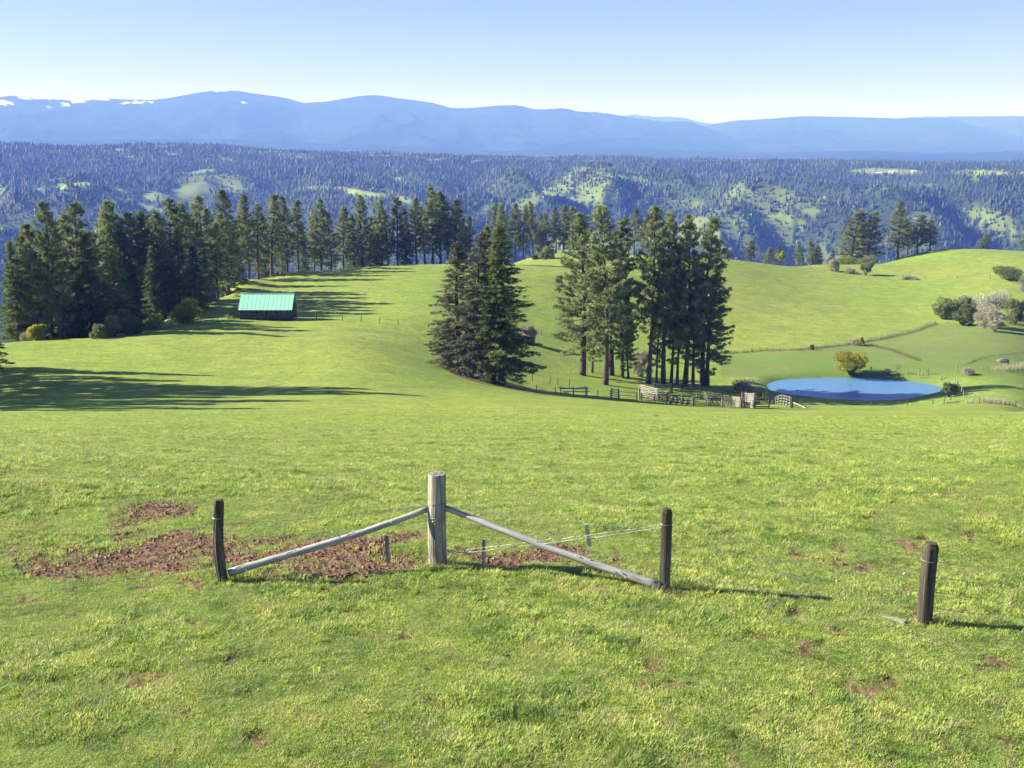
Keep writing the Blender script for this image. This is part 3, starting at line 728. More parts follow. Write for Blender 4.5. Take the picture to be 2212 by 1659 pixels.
def conifer(seed, kind, dense=False):
    """a 30 m tree: returns trunk mesh and crown mesh"""
    g = np.random.default_rng(seed)
    Ht = 30.0
    pine = kind == 'pine'
    lean = g.normal(0, 0.35, 2)
    def axis(z): 
        t = z / Ht
        return np.stack([lean[0] * t * t * 2 + 0.25 * np.sin(t * 5 + seed), lean[1] * t * t * 2 + 0.25 * np.sin(t * 4 + 2 * seed), z], -1)
    zs = np.linspace(-0.8, Ht * 0.985, 14)
    r0 = g.uniform(0.40, 0.50) if pine else g.uniform(0.42, 0.52)
    rad = r0 * (1 - np.clip(zs, 0, Ht) / Ht) ** 0.8 + 0.03; rad[:2] *= 1.2
    tb = MB().tube(axis(zs), rad, 8)
    lo = (g.uniform(0.10, 0.20) if dense else g.uniform(0.24, 0.36)) if pine else g.uniform(0.05, 0.10)
    Rm = (g.uniform(5.0, 6.0) if dense else g.uniform(4.3, 5.4)) if pine else g.uniform(4.8, 6.0)
    nb = (190 if dense else 165) if pine else 230
    cv = []
    br = MB()
    hs = lo + (1 - lo) * (np.arange(nb) + g.random(nb)) / nb * 0.985
    gap = g.uniform(0, 6.28)
    for h in hs:
        t = (h - lo) / (1 - lo)
        if pine:
            prof = (1 - t) ** 0.62 * (0.55 + 0.45 * min(1, t * 3.5)) + 0.06
            L = Rm * prof * g.uniform(0.55, 1.18)
            if t < 0.12 and g.random() < 0.45: continue
            el = R(-12 + 48 * t + g.normal(0, 9)); up = 0.16
        else:
            prof = (1 - t) ** 0.78 + 0.03
            L = Rm * prof * g.uniform(0.70, 1.12)
            el = R(-14 + 44 * t * t + g.normal(0, 6)); up = -0.02
        az = g.uniform(0, 2 * np.pi)
        if pine and math.cos(az - gap) > 0.75 and g.random() < 0.35: L *= 0.6
        s = np.linspace(0, 1, 4)
        d = np.array([math.cos(az) * math.cos(el), math.sin(az) * math.cos(el), math.sin(el)])
        p0 = axis(np.array(h * Ht))
        pts = p0 + d * (L * s)[:, None] + np.array([0, 0, 1]) * (up * L * s ** 2)[:, None]
        br.tube(pts, np.array([0.075, 0.05, 0.03, 0.012]) * (0.5 + 0.5 * L / Rm), 3, False)
        # clumps
        nc = max(3, int(L * (2.6 if pine else 3.2)))
        f = g.uniform(0.30 if pine else 0.15, 1.02, nc) ** 0.8
        cpos = p0 + d * (L * f)[:, None] + np.array([0, 0, 1]) * (up * L * f ** 2)[:, None]
        side = np.array([-math.sin(az), math.cos(az), 0])
        spread = (0.30 if pine else 0.34) * L * (1.05 - f) * 0.9 + 0.18
        cpos = cpos + side * (g.uniform(-1, 1, nc) * spread)[:, None] + np.array([0, 0, 1]) * g.normal(0, 0.10, nc)[:, None]
        m = 14 if pine else 12
        P0 = np.repeat(cpos, m, 0) + g.normal(0, 0.16, (nc * m, 3)) * (np.array([1, 1, 0.8]) if pine else np.array([1.3, 1.3, 0.45]))
        dr = g.normal(size=(nc * m, 3))
        if pine: dr = unit(unit(dr) + d * 0.45 + np.array([0, 0, 0.45]))
        else: dr = unit(unit(dr) * np.array([1, 1, 0.45]) + d * 0.7 + np.array([0, 0, -0.25]))
        Ll = g.uniform(0.34, 0.62, nc * m) * (1.0 if pine else 0.95)
        cv.append(tris_at(P0, dr, Ll, Ll * g.uniform(0.28, 0.42, nc * m), g))
    # tip
    P0 = np.repeat(axis(np.linspace(Ht * 0.93, Ht, 12)), 10, 0) + g.normal(0, 0.10, (120, 3))
    dr = unit(g.normal(size=(120, 3)) + np.array([0, 0, 1.0]))
    cv.append(tris_at(P0, dr, np.full(120, 0.42), np.full(120, 0.13), g))
    cv = np.vstack(cv)
    crown = mesh_np("crown", cv, np.arange(len(cv)).reshape(-1, 3), M['pine'] if pine else M['fir'])
    return tb.mesh("trunk", M['bark'], True), crown, br.mesh("branches", M['bark'])
PINES = [conifer(100 + i, 'pine') for i in range(9)]
DENSE = [conifer(150 + i, 'pine', True) for i in range(6)]
FIRS = [conifer(200 + i, 'fir') for i in range(4)]
_fg = []
for i in range(2):
    c_ = FIRS[i][1].copy(); c_.materials.clear(); c_.materials.append(M['fir_grey']); _fg.append((FIRS[i][0], c_, FIRS[i][2]))

def tree(name, label, cat, loc, Ht, proto, group, wide=1.0, rot=None, tilt=(0, 0)):
    t = thing(name, label, cat, (loc[0], loc[1], loc[2] - 0.1), 0, group)
    t.rotation_euler = (tilt[0], tilt[1], random.uniform(0, 6.28) if rot is None else rot)
    s = Ht / 30.0
    t.scale = (s * wide, s * wide, s)
    obj("trunk", proto[0], t)
    c = obj("crown", proto[1], t)
    obj("branches", proto[2], t)
    return t
ORD = ["first", "second", "third", "fourth", "fifth", "sixth", "seventh", "eighth", "ninth", "tenth", "eleventh", "twelfth", "thirteenth", "fourteenth", "fifteenth", "sixteenth", "seventeenth", "eighteenth", "nineteenth", "twentieth", "twenty-first", "twenty-second", "twenty-third", "twenty-fourth", "twenty-fifth", "twenty-sixth", "twenty-seventh", "twenty-eighth", "twenty-ninth", "thirtieth", "thirty-first", "thirty-second", "thirty-third", "thirty-fourth", "thirty-fifth", "thirty-sixth", "thirty-seventh", "thirty-eighth", "thirty-ninth", "fortieth"]

def place(xd, r, ytop):
    x, y, z = at(xd, r)
    return (x, y, z), top_z(xd, ytop, x, y) - z
# left wood: (view x, distance, view row of the tip, kind)
LEFT = [(28, 246, 520, 'f'), (50, 250, 506, 'p'), (82, 246, 483, 'p'), (104, 256, 500, 'f'), (123, 244, 433, 'p'), (140, 262, 470, 'p'), (170, 252, 436, 'p'), (190, 250, 500, 'f'), (208, 266, 500, 'p'), (227, 262, 456, 'p'), (243, 254, 480, 'f'),
        (257, 272, 436, 'p'), (280, 262, 478, 'f'), (300, 276, 459, 'p'), (314, 266, 453, 'f'), (335, 285, 466, 'p'), (350, 276, 456, 'p'), (373, 284, 430, 'p'), (388, 276, 490, 'f'), (397, 296, 438, 'p'), (414, 290, 441, 'p'), (428, 300, 470, 'f'), (443, 302, 423, 'p'), (463, 312, 450, 'p'), (482, 322, 470, 'f'), (470, 304, 480, 'p'), (491, 318, 462, 'p'), (506, 336, 470, 'f'), (60, 252, 560, 'f'), (150, 250, 560, 'f'), (330, 268, 540, 'f'), (420, 282, 530, 'f')]
MIDL = [(500, 352, 410, 'p'), (522, 366, 452, 'p'), (537, 362, 420, 'p'), (560, 368, 440, 'p'), (576, 378, 462, 'f'), (590, 372, 420, 'p'), (610, 386, 452, 'p'), (623, 380, 423, 'p'), (645, 390, 433, 'p'), (660, 396, 480, 'f'), (680, 402, 455, 'p'), (695, 396, 430, 'p'), (717, 402, 456, 'p'), (744, 406, 446, 'p'), (764, 412, 462, 'f'), (785, 404, 423, 'p'), (800, 414, 468, 'p'), (813, 416, 456, 'f'), (826, 410, 430, 'p'), (841, 416, 450, 'p'),
        (862, 410, 426, 'p'), (880, 416, 450, 'f'), (900, 412, 426, 'p'), (918, 418, 446, 'p'), (937, 408, 403, 'p'), (951, 412, 413, 'p'), (967, 414, 420, 'p'), (984, 412, 430, 'p'), (1000, 420, 480, 'f'), (1016, 416, 466, 'p')]
BACK = [(1070, 505, 440, 'p'), (1088, 500, 440, 'p'), (1112, 498, 440, 'p'), (1130, 506, 443, 'p'), (1151, 494, 436, 'p'), (1165, 510, 462, 'p'), (1180, 500, 460, 'p'), (1200, 496, 446, 'p'), (1216, 504, 443, 'p'), (1232, 510, 446, 'p'), (1250, 504, 460, 'p')]
BARN = hit(575, 692)
def shades_barn(x, y, z, Ht):
    for bx_ in (-6, 0, 6):
        dx = x - (BARN[0] + bx_); D = -dx
        if D <= 0: continue
        ty = BARN[1] + 2.0 + D * math.tan(R(SUN_AZ))
        if abs(y - ty) < 8.5 and z + Ht * 0.98 > BARN[2] + 4 + D / math.cos(R(SUN_AZ)) * math.tan(R(SUN_EL)): return True
    return False
def tree_row(lst, where, group, s0):
    lst = sorted(lst)
    for i, (xd, r, yt, kd) in enumerate(lst):
        loc, Ht = place(xd, r, yt)
        for _ in range(8):
            if not shades_barn(loc[0], loc[1], loc[2], Ht): break
            r += 3; loc, Ht = place(xd, r, yt)
        if shades_barn(loc[0], loc[1], loc[2], Ht): print('shades barn', xd, r)
        big = "tall" if Ht > 28 else ("middling" if Ht > 22 else "shorter")
        if kd == 'p':
            pr = (DENSE[(i * 5 + s0) % 6] if (r < 345 or i % 3 == 0) and where[:6] != 'in the sparse'[:6] or r < 345 else PINES[(i * 5 + s0) % len(PINES)]); nm = "pine_tree"; ds = big + " grey-green pine"
        else:
            pr = FIRS[(i * 3 + s0) % 4]; nm = "fir_tree"; ds = big + " dark fir"
        o_ = "leftmost tree" if i == 0 else ("rightmost tree" if i == len(lst) - 1 else ORD[i] + " tree from the left")
        tree(nm, ds + ", " + o_ + " " + where, "tree", loc, Ht, pr, group, (1.15 if r < 350 else 1.12) * random.uniform(0.9, 1.2) * (24.0 / max(Ht, 18)) ** 0.25)
tree_row(LEFT, "in the wood left of the barn", "conifers in the wood left of the barn", 0)
tree_row(MIDL, "along the crest behind the barn", "conifers along the crest behind the barn", 3)
tree_row(BACK, "in the stand behind the crest shrub", "sparse pines beyond the crest", 6)

# firs by the bend of the dirt track
loc, _ = place(991, 193, 519); loc = hit(991, 803)
tree("fir_tree", "airy grey fir with long drooping limbs, leftmost of the clump at the track bend", "tree", loc, top_z(1002, 520, *loc[:2]) - loc[2] , _fg[0], "firs at the bend of the track", 1.55, 2.6)
loc = hit(1026, 816)
tree("fir_tree", "grey-green fir in the middle of the track bend clump, hidden partly by its neighbours", "tree", loc, top_z(1045, 500, *loc[:2]) - loc[2], _fg[1], "firs at the bend of the track", 1.25, 0.4)
loc = hit(1040, 816)
tree("fir_tree", "dark fir leaning close to the middle trunk of the track bend clump", "tree", (loc[0], loc[1] + 3, loc[2]), top_z(1052, 488, *loc[:2]) - loc[2], FIRS[2], "firs at the bend of the track", 0.95, 1.0)
loc = hit(1069, 829)
tree("fir_tree", "dark fir with twin trunk base, front left of the track bend clump", "tree", loc, top_z(1065, 520, *loc[:2]) - loc[2], FIRS[3], "firs at the bend of the track", 1.1, 3.0)
loc = hit(1083, 831)
tree("fir_tree", "tallest and densest dark green fir, rightmost of the track bend clump", "tree", loc, top_z(1078, 482, *loc[:2]) - loc[2], FIRS[1], "firs at the bend of the track", 1.38, 5.0)

# pines of the stand behind the corral: (x, y base, y top, proto, width, low, words)
GROVE = [(1258, 810, 465, 0, 1.25, "spreading pine with long bare lower twigs, leftmost of the corral grove"),
         (1281, 805, 640, 5, 0.8, "short thin pine just right of the leftmost grove pine"),
         (1307, 832, 446, 3, 1.15, "tall pine with a thick pale trunk nearest the camera in the left grove half"),
         (1322, 811, 472, 7, 1.1, "tall pine directly behind the thick pale trunk of the grove"),
         (1342, 816, 545, 2, 0.9, "slim dark pine with sparse tip in the middle of the grove"),
         (1358, 817, 640, 4, 0.7, "short leaning pale-barked pine in the middle of the grove"),
         (1402, 828, 447, 6, 1.0, "tall pine just right of the gap in the grove"),
         (1419, 826, 600, 5, 0.6, "thin low pine beside the tall pine right of the gap"),
         (1433, 829, 462, 1, 0.95, "tall straight pine with clear lower trunk above the loading chute"),
         (1450, 828, 540, 8, 0.8, "dark pine behind the middle of the corral"),
         (1464, 830, 580, 2, 0.7, "slim shaded pine left of the broad dark grove pine"),
         (1481, 834, 468, 0, 1.0, "tall dark-trunked pine over the corral's back rails"),
         (1497, 832, 560, 7, 0.8, "shaded slim pine tucked behind the rightmost grove pine"),
         (1515, 832, 472, 3, 1.12, "tall broad dark pine, rightmost full-height tree of the corral grove"),
         (1527, 834, 600, 4, 1.25, "low broad pine at the right edge of the grove, its boughs near the ground")]
for i, (xd, yb, yt, pi, wd, ds) in enumerate(GROVE):
    x, y, z = hit(xd, yb)
    Ht = top_z(xd, yt, x, y) - z
    tilt = (0, 0)
    if 'leaning' in ds: tilt = (0, R(-7))
    tree("pine_tree", ds, "tree", (x, y, z), Ht, DENSE[pi % 6] if i in (0, 1, 2, 4, 5, 7, 11, 13, 14) else PINES[pi], "pines of the corral grove", wd * (30.0 / max(Ht, 14)) ** 0.5, None, tilt)

# background trees on the right horizon
RIGHT = [(1368, 480, 448, 'p', 1.2, "tall pine on the crest seen between the two halves of the corral grove"),
         (1386, 484, 470, 'p', 1.1, "pine close behind the right half of the corral grove on the crest"),
         (1617, 500, 519, 'p', 1.6, "small pine right of the white-blossomed crest tree"),
         (1658, 515, 533, 'p', 1.6, "small pine left of the yellow-green crest tree"),
         (1676, 520, 530, 'p', 1.3, "small pine half hidden behind the yellow-green crest tree"),
         (1723, 530, 526, 'p', 1.4, "reddish small pine between the yellow-green tree and the pine pair"),
         (1750, 535, 520, 'p', 1.3, "left one of the small touching pine pair on the right crest"),
         (1764, 538, 528, 'p', 1.3, "right one of the small touching pine pair on the right crest"),
         (1791, 545, 548, 'p', 1.6, "lowest round pine peeping over the right crest"),
         (1836, 560, 454, 'f', 1.1, "broad left tree of the two tall conifers above the round shrub"),
         (1873, 562, 456, 'f', 1.0, "right tree of the two tall conifers above the round shrub"),
         (1934, 572, 436, 'p', 1.25, "tallest pine of the group of four on the right skyline"),
         (1953, 580, 470, 'p', 1.1, "pine right behind the tallest one of the right skyline group"),
         (1975, 578, 463, 'p', 1.4, "dark rounded pine in the middle of the right skyline group"),
         (2002, 582, 474, 'p', 1.5, "rightmost dark pine of the right skyline group"),
         (2117, 598, 503, 'p', 2.0, "small lone rounded pine on the far right skyline"),
         (2210, 600, 496, 'p', 1.9, "pine cut by the right edge of the picture on the skyline")]
for i, (xd, r, yt, kd, wd, ds) in enumerate(RIGHT):
    loc, Ht = place(xd, r, yt)
    pr = (DENSE[(i * 2 + 1) % 6] if i > 1 else PINES[i]) if kd == 'p' else DENSE[i % 6]
    tree("pine_tree" if kd == 'p' else "fir_tree", ds, "tree", loc, Ht, pr, "conifers on the right skyline", wd * (1.3 if i > 1 else 1.1) * (1.35 if kd == "f" else 1))

# trees just outside the left edge, whose long shadows cross the pasture
EDGE = [(-81.0, 164, 20, 'f', 1.1), (-116, 173, 29, 'p', 1), (-108, 167, 30, 'p', 1), (-98, 158, 29, 'p', 1.1), (-79, 146, 33, 'p', 1.3), (-75, 140, 36, 'p', 1.2), (-79, 135, 34, 'p', 1.3), (-78, 128, 28, 'f', 1.2),
        (-78, 121, 33, 'p', 1.2), (-82, 115, 30, 'p', 1.3), (-80, 108, 33, 'p', 1.2), (-82, 101, 30, 'f', 1.1), (-84, 95, 26, 'p', 1), (-84, 88, 27, 'p', 1), (-90, 151, 30, 'p', 1.2), (-90, 130, 33, 'p', 1.2)]
for i, (x, y, Ht, kd, wd) in enumerate(EDGE):
    pr = DENSE[i % 6] if kd == 'p' else FIRS[(i + 1) % 4]
    tree("pine_tree" if kd == 'p' else "fir_tree", ("conifer just beyond the left edge casting shadow over the pasture, " + ORD[len(EDGE) - i] + " nearest") if i else "dark conifer whose boughs reach in at the left edge of the picture", "tree", (x, y, H(x, y)), Ht, pr, "conifers at the left edge of the pasture", wd)

# ------------------------------------------------------------------ shrubs and small leafy trees
def bush_mesh(seed, mat, w, h, n, leaf, stems=True, lobes=15, low=0.1, open_=0.0):
    """w: full width, h: height"""
    g = np.random.default_rng(seed)
    cs = []; 
    for i in range(lobes):
        a = g.uniform(0, 6.28); q = g.random() ** 0.6
        rz = g.uniform(low + 0.06, 0.80)
        env = math.sqrt(max(0.05, 1 - ((rz - 0.30) / 0.72) ** 2))
        cs.append((q * 0.37 * w * env * math.cos(a), q * 0.37 * w * env * math.sin(a), rz * h, w * g.uniform(0.09, 0.20)))
    cs = np.array(cs)
    k_ = g.integers(0, lobes, n)
    d = unit(g.normal(size=(n, 3)))
    rr_ = cs[k_, 3] * g.uniform(0.45, 1.08, n) ** (0.6)
    P = cs[k_, :3] + d * rr_[:, None] * np.array([1, 1, min(1.0, 0.9 * h / w + 0.25)])
    P[:, 2] = np.maximum(P[:, 2], low * h * 0.3)
    dr = unit(d + g.normal(0, 0.7, (n, 3)))
    L = leaf * g.uniform(0.6, 1.4, n)
    wr = g.uniform(0.5, 0.9, n)
    if mat == M['twig']: L = L * 2.2; wr = g.uniform(0.08, 0.16, n)
    v = tris_at(P, dr, L, L * wr, g)
    leaves = mesh_np("foliage", v, np.arange(len(v)).reshape(-1, 3), mat)
    b = MB()
    for i in range(lobes):
        c = cs[i, :3]; e = np.array([c[0] * 0.15, c[1] * 0.15, -0.1])
        m_ = (c + e) / 2 + np.array([c[0], c[1], 0]) * -0.1
        b.tube(np.array([e, m_, c]), np.array([0.05, 0.035, 0.012]) * max(w, 2) / 3, 4, False)
    return leaves, b.mesh("stems", M['bark'] if mat != M['twig'] and mat != M['blossom'] else M['bark_pale'])
def bush(name, label, cat, loc, seed, mat, w, h, n=None, leaf=None, group=None, **kw):
    n = n or int(600 + 260 * w * h); n = min(n, 9000); leaf = leaf or 0.28
    t = thing(name, label, cat, loc, 0, group)
    lv, st = bush_mesh(seed, mat, w, h, n, leaf, **kw)
    obj("foliage", lv, t); obj("stems", st, t)
    return t
def vb(xd, yb, ytop, wd, r=None):
    """ground position, height and width of a shrub from its outline"""
    p = hit(xd, yb) if r is None else at(xd, r, yb)
    rr_ = math.hypot(p[0], p[1])
    return p, top_z(xd, ytop, p[0], p[1]) - p[2], wd / 2.16 / FOC * rr_
SHRUBS = [
 ("shrub", 402, 694, 636, 72, 252, 'leaf_bright', "bright spring-green shrub at the wood's edge left of the barn"),
 ("shrub", 443, 680, 610, 60, 290, 'leaf_green', "darker rounded shrub between the bright shrub and the barn"),
 ("shrub", 425, 690, 665, 50, 262, 'leaf_bright', "low yellow-green shrub spilling right of the bright shrub"),
 ("shrub", 283, 716, 684, 70, 238, 'leaf_dark', "low dark hedge-like shrub at the foot of the left wood"),
 ("shrub", 245, 722, 680, 46, 236, 'leaf_green', "blue-green shrub at the left end of the low dark hedge"),
 ("shrub", 335, 706, 676, 44, 246, 'leaf_bright', "small green shrub between the low dark hedge and bright shrub"),
 ("shrub", 215, 728, 700, 36, 234, 'leaf_green', "small shrub among the trunks left of the blue-green shrub"),
 ("shrub", 83, 738, 700, 46, 236, 'leaf_yellow', "yellowish shrub at the far left foot of the wood"),
 ("shrub", 60, 740, 715, 36, 238, 'twig', "pale twiggy shrub left of the yellowish shrub"),
 ("shrub", 1179, 569, 532, 46, 447, 'leaf_green', "round leafy shrub on the crest in front of the sparse pines"),
 ("shrub", 1160, 567, 548, 26, 450, 'leaf_dark', "low dark shrub touching the round crest shrub on its left"),
 ("shrub", 1142, 745, 702, 40, 258, 'twig', "grey twiggy shrub behind the densest fir on its right"),
 ("shrub", 1385, 803, 755, 44, 240, 'twig', "grey twiggy shrub in the gap of the corral grove"),
 ("blossom_tree", 1567, 560, 530, 36, 492, 'blossom', "small white-blossomed tree on the crest right of the grove"),
 ("leafy_tree", 1685, 570, 539, 24, 512, 'leaf_yellow', "slim yellow-green tree on the right crest"),
 ("shrub", 1797, 586, 561, 28, None, 'twig', "bare reddish shrub on the far field's fence line"),
 ("shrub", 1828, 576, 552, 50, 545, 'leaf_bright', "pale green shrub under the left one of two tall conifers"),
 ("shrub", 1876, 570, 550, 48, 550, 'leaf_green', "green shrub under the right one of two tall conifers"),
 ("shrub", 1837, 591, 580, 26, None, 'twig', "tiny twiggy shrub left of the round shrub on the fence line"),
 ("leafy_tree", 1870, 595, 565, 36, None, 'leaf_green', "round grey-green shrub with short trunk on the far fence line"),
 ("shrub", 1965, 604, 597, 40, None, 'twig', "low brown brush strip on the far fence line"),
 ("shrub", 2178, 605, 575, 78, None, 'leaf_dark', "wide dark olive shrub on the far fence line near the right edge"),
 ("shrub", 2212, 632, 598, 26, None, 'twig', "greyish shrub at the right edge below the wide dark shrub"),
 ("shrub", 2037, 690, 640, 50, None, 'leaf_green', "olive shrub at the left end of the thicket on the right"),
 ("shrub", 2065, 690, 628, 60, 372, 'leaf_green', "olive green shrub behind the blossoming one in the right thicket"),
 ("blossom_tree", 2085, 682, 632, 66, 378, 'blossom', "white-blossomed small tree in the left part of the right thicket"),
 ("shrub", 2080, 694, 655, 50, 356, 'leaf_dark', "dark shrub in front of the white blossom in the right thicket"),
 ("blossom_tree", 2140, 688, 626, 84, 374, 'blossom', "larger half-blossomed tree in the middle of the right thicket"),
 ("shrub", 2125, 700, 645, 60, 352, 'twig', "grey bare shrub at the front middle of the right thicket"),
 ("shrub", 2150, 702, 665, 40, 344, 'twig', "brownish twiggy shrub nearest the camera in the right thicket"),
 ("shrub", 2192, 696, 635, 60, 366, 'leaf_dark', "dark green shrub at the right end of the thicket"),
 ("shrub", 2225, 690, 625, 60, 372, 'leaf_green', "tall shrub cut by the right edge behind the thicket"),
 ("willow", 1838, 811, 759, 90, None, 'leaf_yellow', "rounded yellow-green willow on the far bank of the pond"),
 ("shrub", 2050, 858, 822, 36, None, 'leaf_dark', "small dark green shrub at the right tip of the pond"),
 ("shrub", 1917, 812, 795, 14, None, 'twig', "tiny twiggy bush between willow and bare tree on the pond bank"),
 ("shrub", 1861, 748, 726, 14, None, 'leaf_yellow', "small yellow shrub on the fence line above the willow"),
 ("shrub", 1754, 757, 743, 12, None, 'leaf_dark', "small dark shrub on the fence line left of the willow"),
 ("shrub", 1850, 746, 734, 34, None, 'twig', "grey brush on the fence line where the ditch begins"),
 ("shrub", 2090, 810, 795, 30, None, 'twig', "round greyish bramble on the slope right of the pond"),
 ("shrub", 2059, 886, 872, 20, 212, 'twig', "left one of two pale brambles by the near fence right of the pond"),
 ("shrub", 2094, 886, 871, 18, 212, 'twig', "right one of two pale brambles by the near fence right of the pond"),
 ("shrub", 1618, 826, 818, 28, 244, 'twig', "low brush left of the pond beyond the corral"),
 ("shrub", 1610, 838, 826, 60, 232, 'twig', "brown bramble heap between the corral and the pond"),
]
for i, (nm, xd, yb, yt, wd, r, mt, lb) in enumerate(SHRUBS):
    p, h, w = vb(xd, yb, yt, wd, r)
    kw = {}
    n = int(900 + 300 * w * h)
    if mt in ('twig',): n = int(n * 0.75)
    if nm in ('willow',): kw = dict(lobes=26, low=0.22); n = 7000
    if nm == 'leafy_tree': kw = dict(low=0.35)
    lf = 0.30 if w > 4 else 0.22
    bush(nm, lb, "tree" if 'tree' in nm or nm == 'willow' else "shrub", p, 300 + i, M[mt], w, h, min(n, 8000), lf, None, **kw)

# bare small trees by the pond
def bare_tree(label, loc, h, seed, lean=0.0, spread=0.5):
    g = np.random.default_rng(seed)
    t = thing("bare_tree", label, "tree", loc)
    tb = MB(); tw = MB()
    def grow(p, d, L, r_, lv):
        q = p + d * L; m_ = (p + q) / 2 + g.normal(0, 0.05 * L, 3)
        (tb if lv == 0 else tw).tube(np.array([p, m_, q]), np.array([r_, r_ * 0.8, r_ * 0.6]), 4, False)
        if lv < 4:
            for _ in range(3 if lv else 4):
                grow(q if g.random() < 0.6 else m_, unit(d + g.normal(0, spread, 3) + np.array([0, 0, 0.15])), L * g.uniform(0.55, 0.8), r_ * 0.55, lv + 1)
    grow(np.array([0, 0, -0.1]), unit(np.array([lean, 0, 1.0])), h * 0.36, h * 0.02 + 0.03, 0)
    obj("trunk", tb.mesh("trunk", M['bark_pale']), t); obj("branches", tw.mesh("branches", M['bark_pale']), t)
p, h, w = vb(1927, 811, 773, 40)
bare_tree("leaning leafless pale tree on the pond's far bank right of the willow", p, h, 5, 0.55)
p, h, w = vb(1881, 811, 788, 12)
bare_tree("slim leafless sapling beside the willow's right side", p, h, 6, 0.0, 0.3)
p, h, w = vb(2005, 808, 788, 12)
bare_tree("thin leafless sapling near the right end of the pond's far bank", p, h, 8, 0.1, 0.35)

# ------------------------------------------------------------------ fences
def post_proto(seed, r, h, mat, k=7, pointed=False):
    g = np.random.default_rng(seed)
    zs = np.array([-0.3, 0.0, 0.35 * h, 0.7 * h, h * 0.97, h])
    pts = np.stack([g.normal(0, 0.012, 6), g.normal(0, 0.012, 6), zs], 1)
    rad = r * np.array([1.05, 1.03, 1.0, 0.97, 0.95, 0.78])
    return MB().tube(pts, rad, k).mesh("post", mat)
def resample(pts, step):
    pts = [np.array(p[:2], float) for p in pts]
    out = [pts[0]]; 
    for a_, b_ in zip(pts[:-1], pts[1:]):
        n = max(1, int(round(np.linalg.norm(b_ - a_) / step)))
        for i in range(1, n + 1): out.append(a_ + (b_ - a_) * i / n)
    return out
def post_fence(label, pts, step, h, r, mat, strands=3, wr=0.012, group=None, jitter=0.08, missing=0.0, name="wire_fence"):
    sp = resample(pts, step)
    base = sp[0]; z0 = H(*base)
    t = thing(name, label, "fence", (base[0], base[1], z0), 0, group)
    pm_ = [post_proto(s, r, h, mat) for s in (1, 2, 3)]
    P3 = []
    for i, p in enumerate(sp):
        z = H(p[0], p[1])
        P3.append((p[0] - base[0], p[1] - base[1], z - z0))
        if random.random() < missing: continue
        obj("post", pm_[i % 3], t, P3[-1], (random.gauss(0, jitter), random.gauss(0, jitter), random.uniform(0, 6)), (1, 1, random.uniform(0.85, 1.12)))
    P3 = np.array(P3)
    for k_ in range(strands):
        hz = h * (0.30 + 0.6 * k_ / max(1, strands - 1))
        w = MB().tube(P3 + np.array([0, 0, hz]), wr, 3, False).mesh("wire", M['wire'])
        obj("wire", w, t)
    return t
Q = lambda *ps: [hit(*p) for p in ps]
post_fence("old wire fence running from the left wood to the barn", Q((335, 712), (400, 702), (470, 693), (492, 690)), 4.5, 1.3, 0.07, M['post'])
post_fence("low wire fence running right from the barn to the firs", Q((640, 690), (700, 692), (780, 696), (860, 702), (925, 709)), 5.5, 1.35, 0.08, M['post_dark'])
post_fence("wire fence across the hollow between firs and corral grove", Q((1128, 716), (1170, 722), (1215, 726), (1240, 727)), 8, 1.3, 0.09, M['post_dark'])
post_fence("thin paired-post fence below the corral grove's left edge", Q((1150, 824), (1187, 829), (1205, 831), (1230, 836)), 5, 1.5, 0.07, M['post_dark'], 2)
post_fence("pale-post wire fence in the shadow at the hollow's rim", [at(1160, 186, 848), at(1200, 185, 850), at(1238, 184, 853), at(1268, 184, 855), at(1292, 184, 857), at(1318, 186, 859)], 6, 1.5, 0.08, M['post'])
post_fence("wire fence along the water's near edge of the pond", [at(1735, 222), at(1800, 222.5), at(1865, 223), at(1930, 223), at(1993, 223), at(2035, 226), at(2075, 230), at(2110, 232)], 6.6, 1.5, 0.07, M['post_dark'])
post_fence("wire fence between pond and near pasture", [at(1742, 208), at(1900, 208), at(2060, 209), at(2300, 210)], 6.0, 1.35, 0.07, M['post_dark'])
post_fence("long fence overgrown with brush climbing from the grove to the thicket", [(p[0], p[1]) for p in HEDGE], 5.0, 1.4, 0.09, M['post'], 3)
post_fence("distant wire fence dividing the two far fields on the right", [(p[0], p[1]) for p in FARF], 12.0, 1.4, 0.10, M['post_dark'], 2)
post_fence("stubby old fence running right from the pond's far bank", Q((1960, 812), (1985, 812), (2005, 811), (2035, 808), (2065, 805), (2120, 800)), 4.6, 1.6, 0.11, M['post'], 2, missing=0.15)
post_fence("post fence rounding the right tip of the pond", Q((1990, 818), (2030, 822), (2062, 826), (2072, 845), (2082, 858), (2100, 868)), 6, 1.5, 0.10, M['post'], 2)
# reeds / dead stems in pale bands on the right
def stems(name, pts, n, h, seed, mat, spread):
    g = np.random.default_rng(seed)
    sp = np.array([p[:2] for p in resample(pts, 0.5)])
    P = sp[g.integers(0, len(sp), n)] + g.normal(0, spread, (n, 2))
    Z = height(P[:, 0], P[:, 1])
    P0 = np.stack([P[:, 0], P[:, 1], Z - 0.05], 1)
    dr = unit(np.array([0, 0, 1.0]) + g.normal(0, 0.18, (n, 3)))
    L = h * g.uniform(0.5, 1.2, n)
    v = tris_at(P0, dr, L, np.full(n, 0.07 if h > 0.5 else 0.008), g)
    return tag(obj(name, mesh_np(name, v, np.arange(len(v)).reshape(-1, 3), mat)), kind='stuff')
stems("dry_reeds", [at(2120, 212, 886), at(2185, 212, 886)], 900, 1.2, 1, M['straw'], 0.5)
stems("dry_reeds", Q((2155, 801), (2212, 795), (2250, 792)), 900, 1.7, 2, M['straw'], 0.8)
stems("fence_weeds", [(p[0], p[1]) for p in HEDGE], 3200, 0.9, 3, M['leaf_dark'], 0.5)
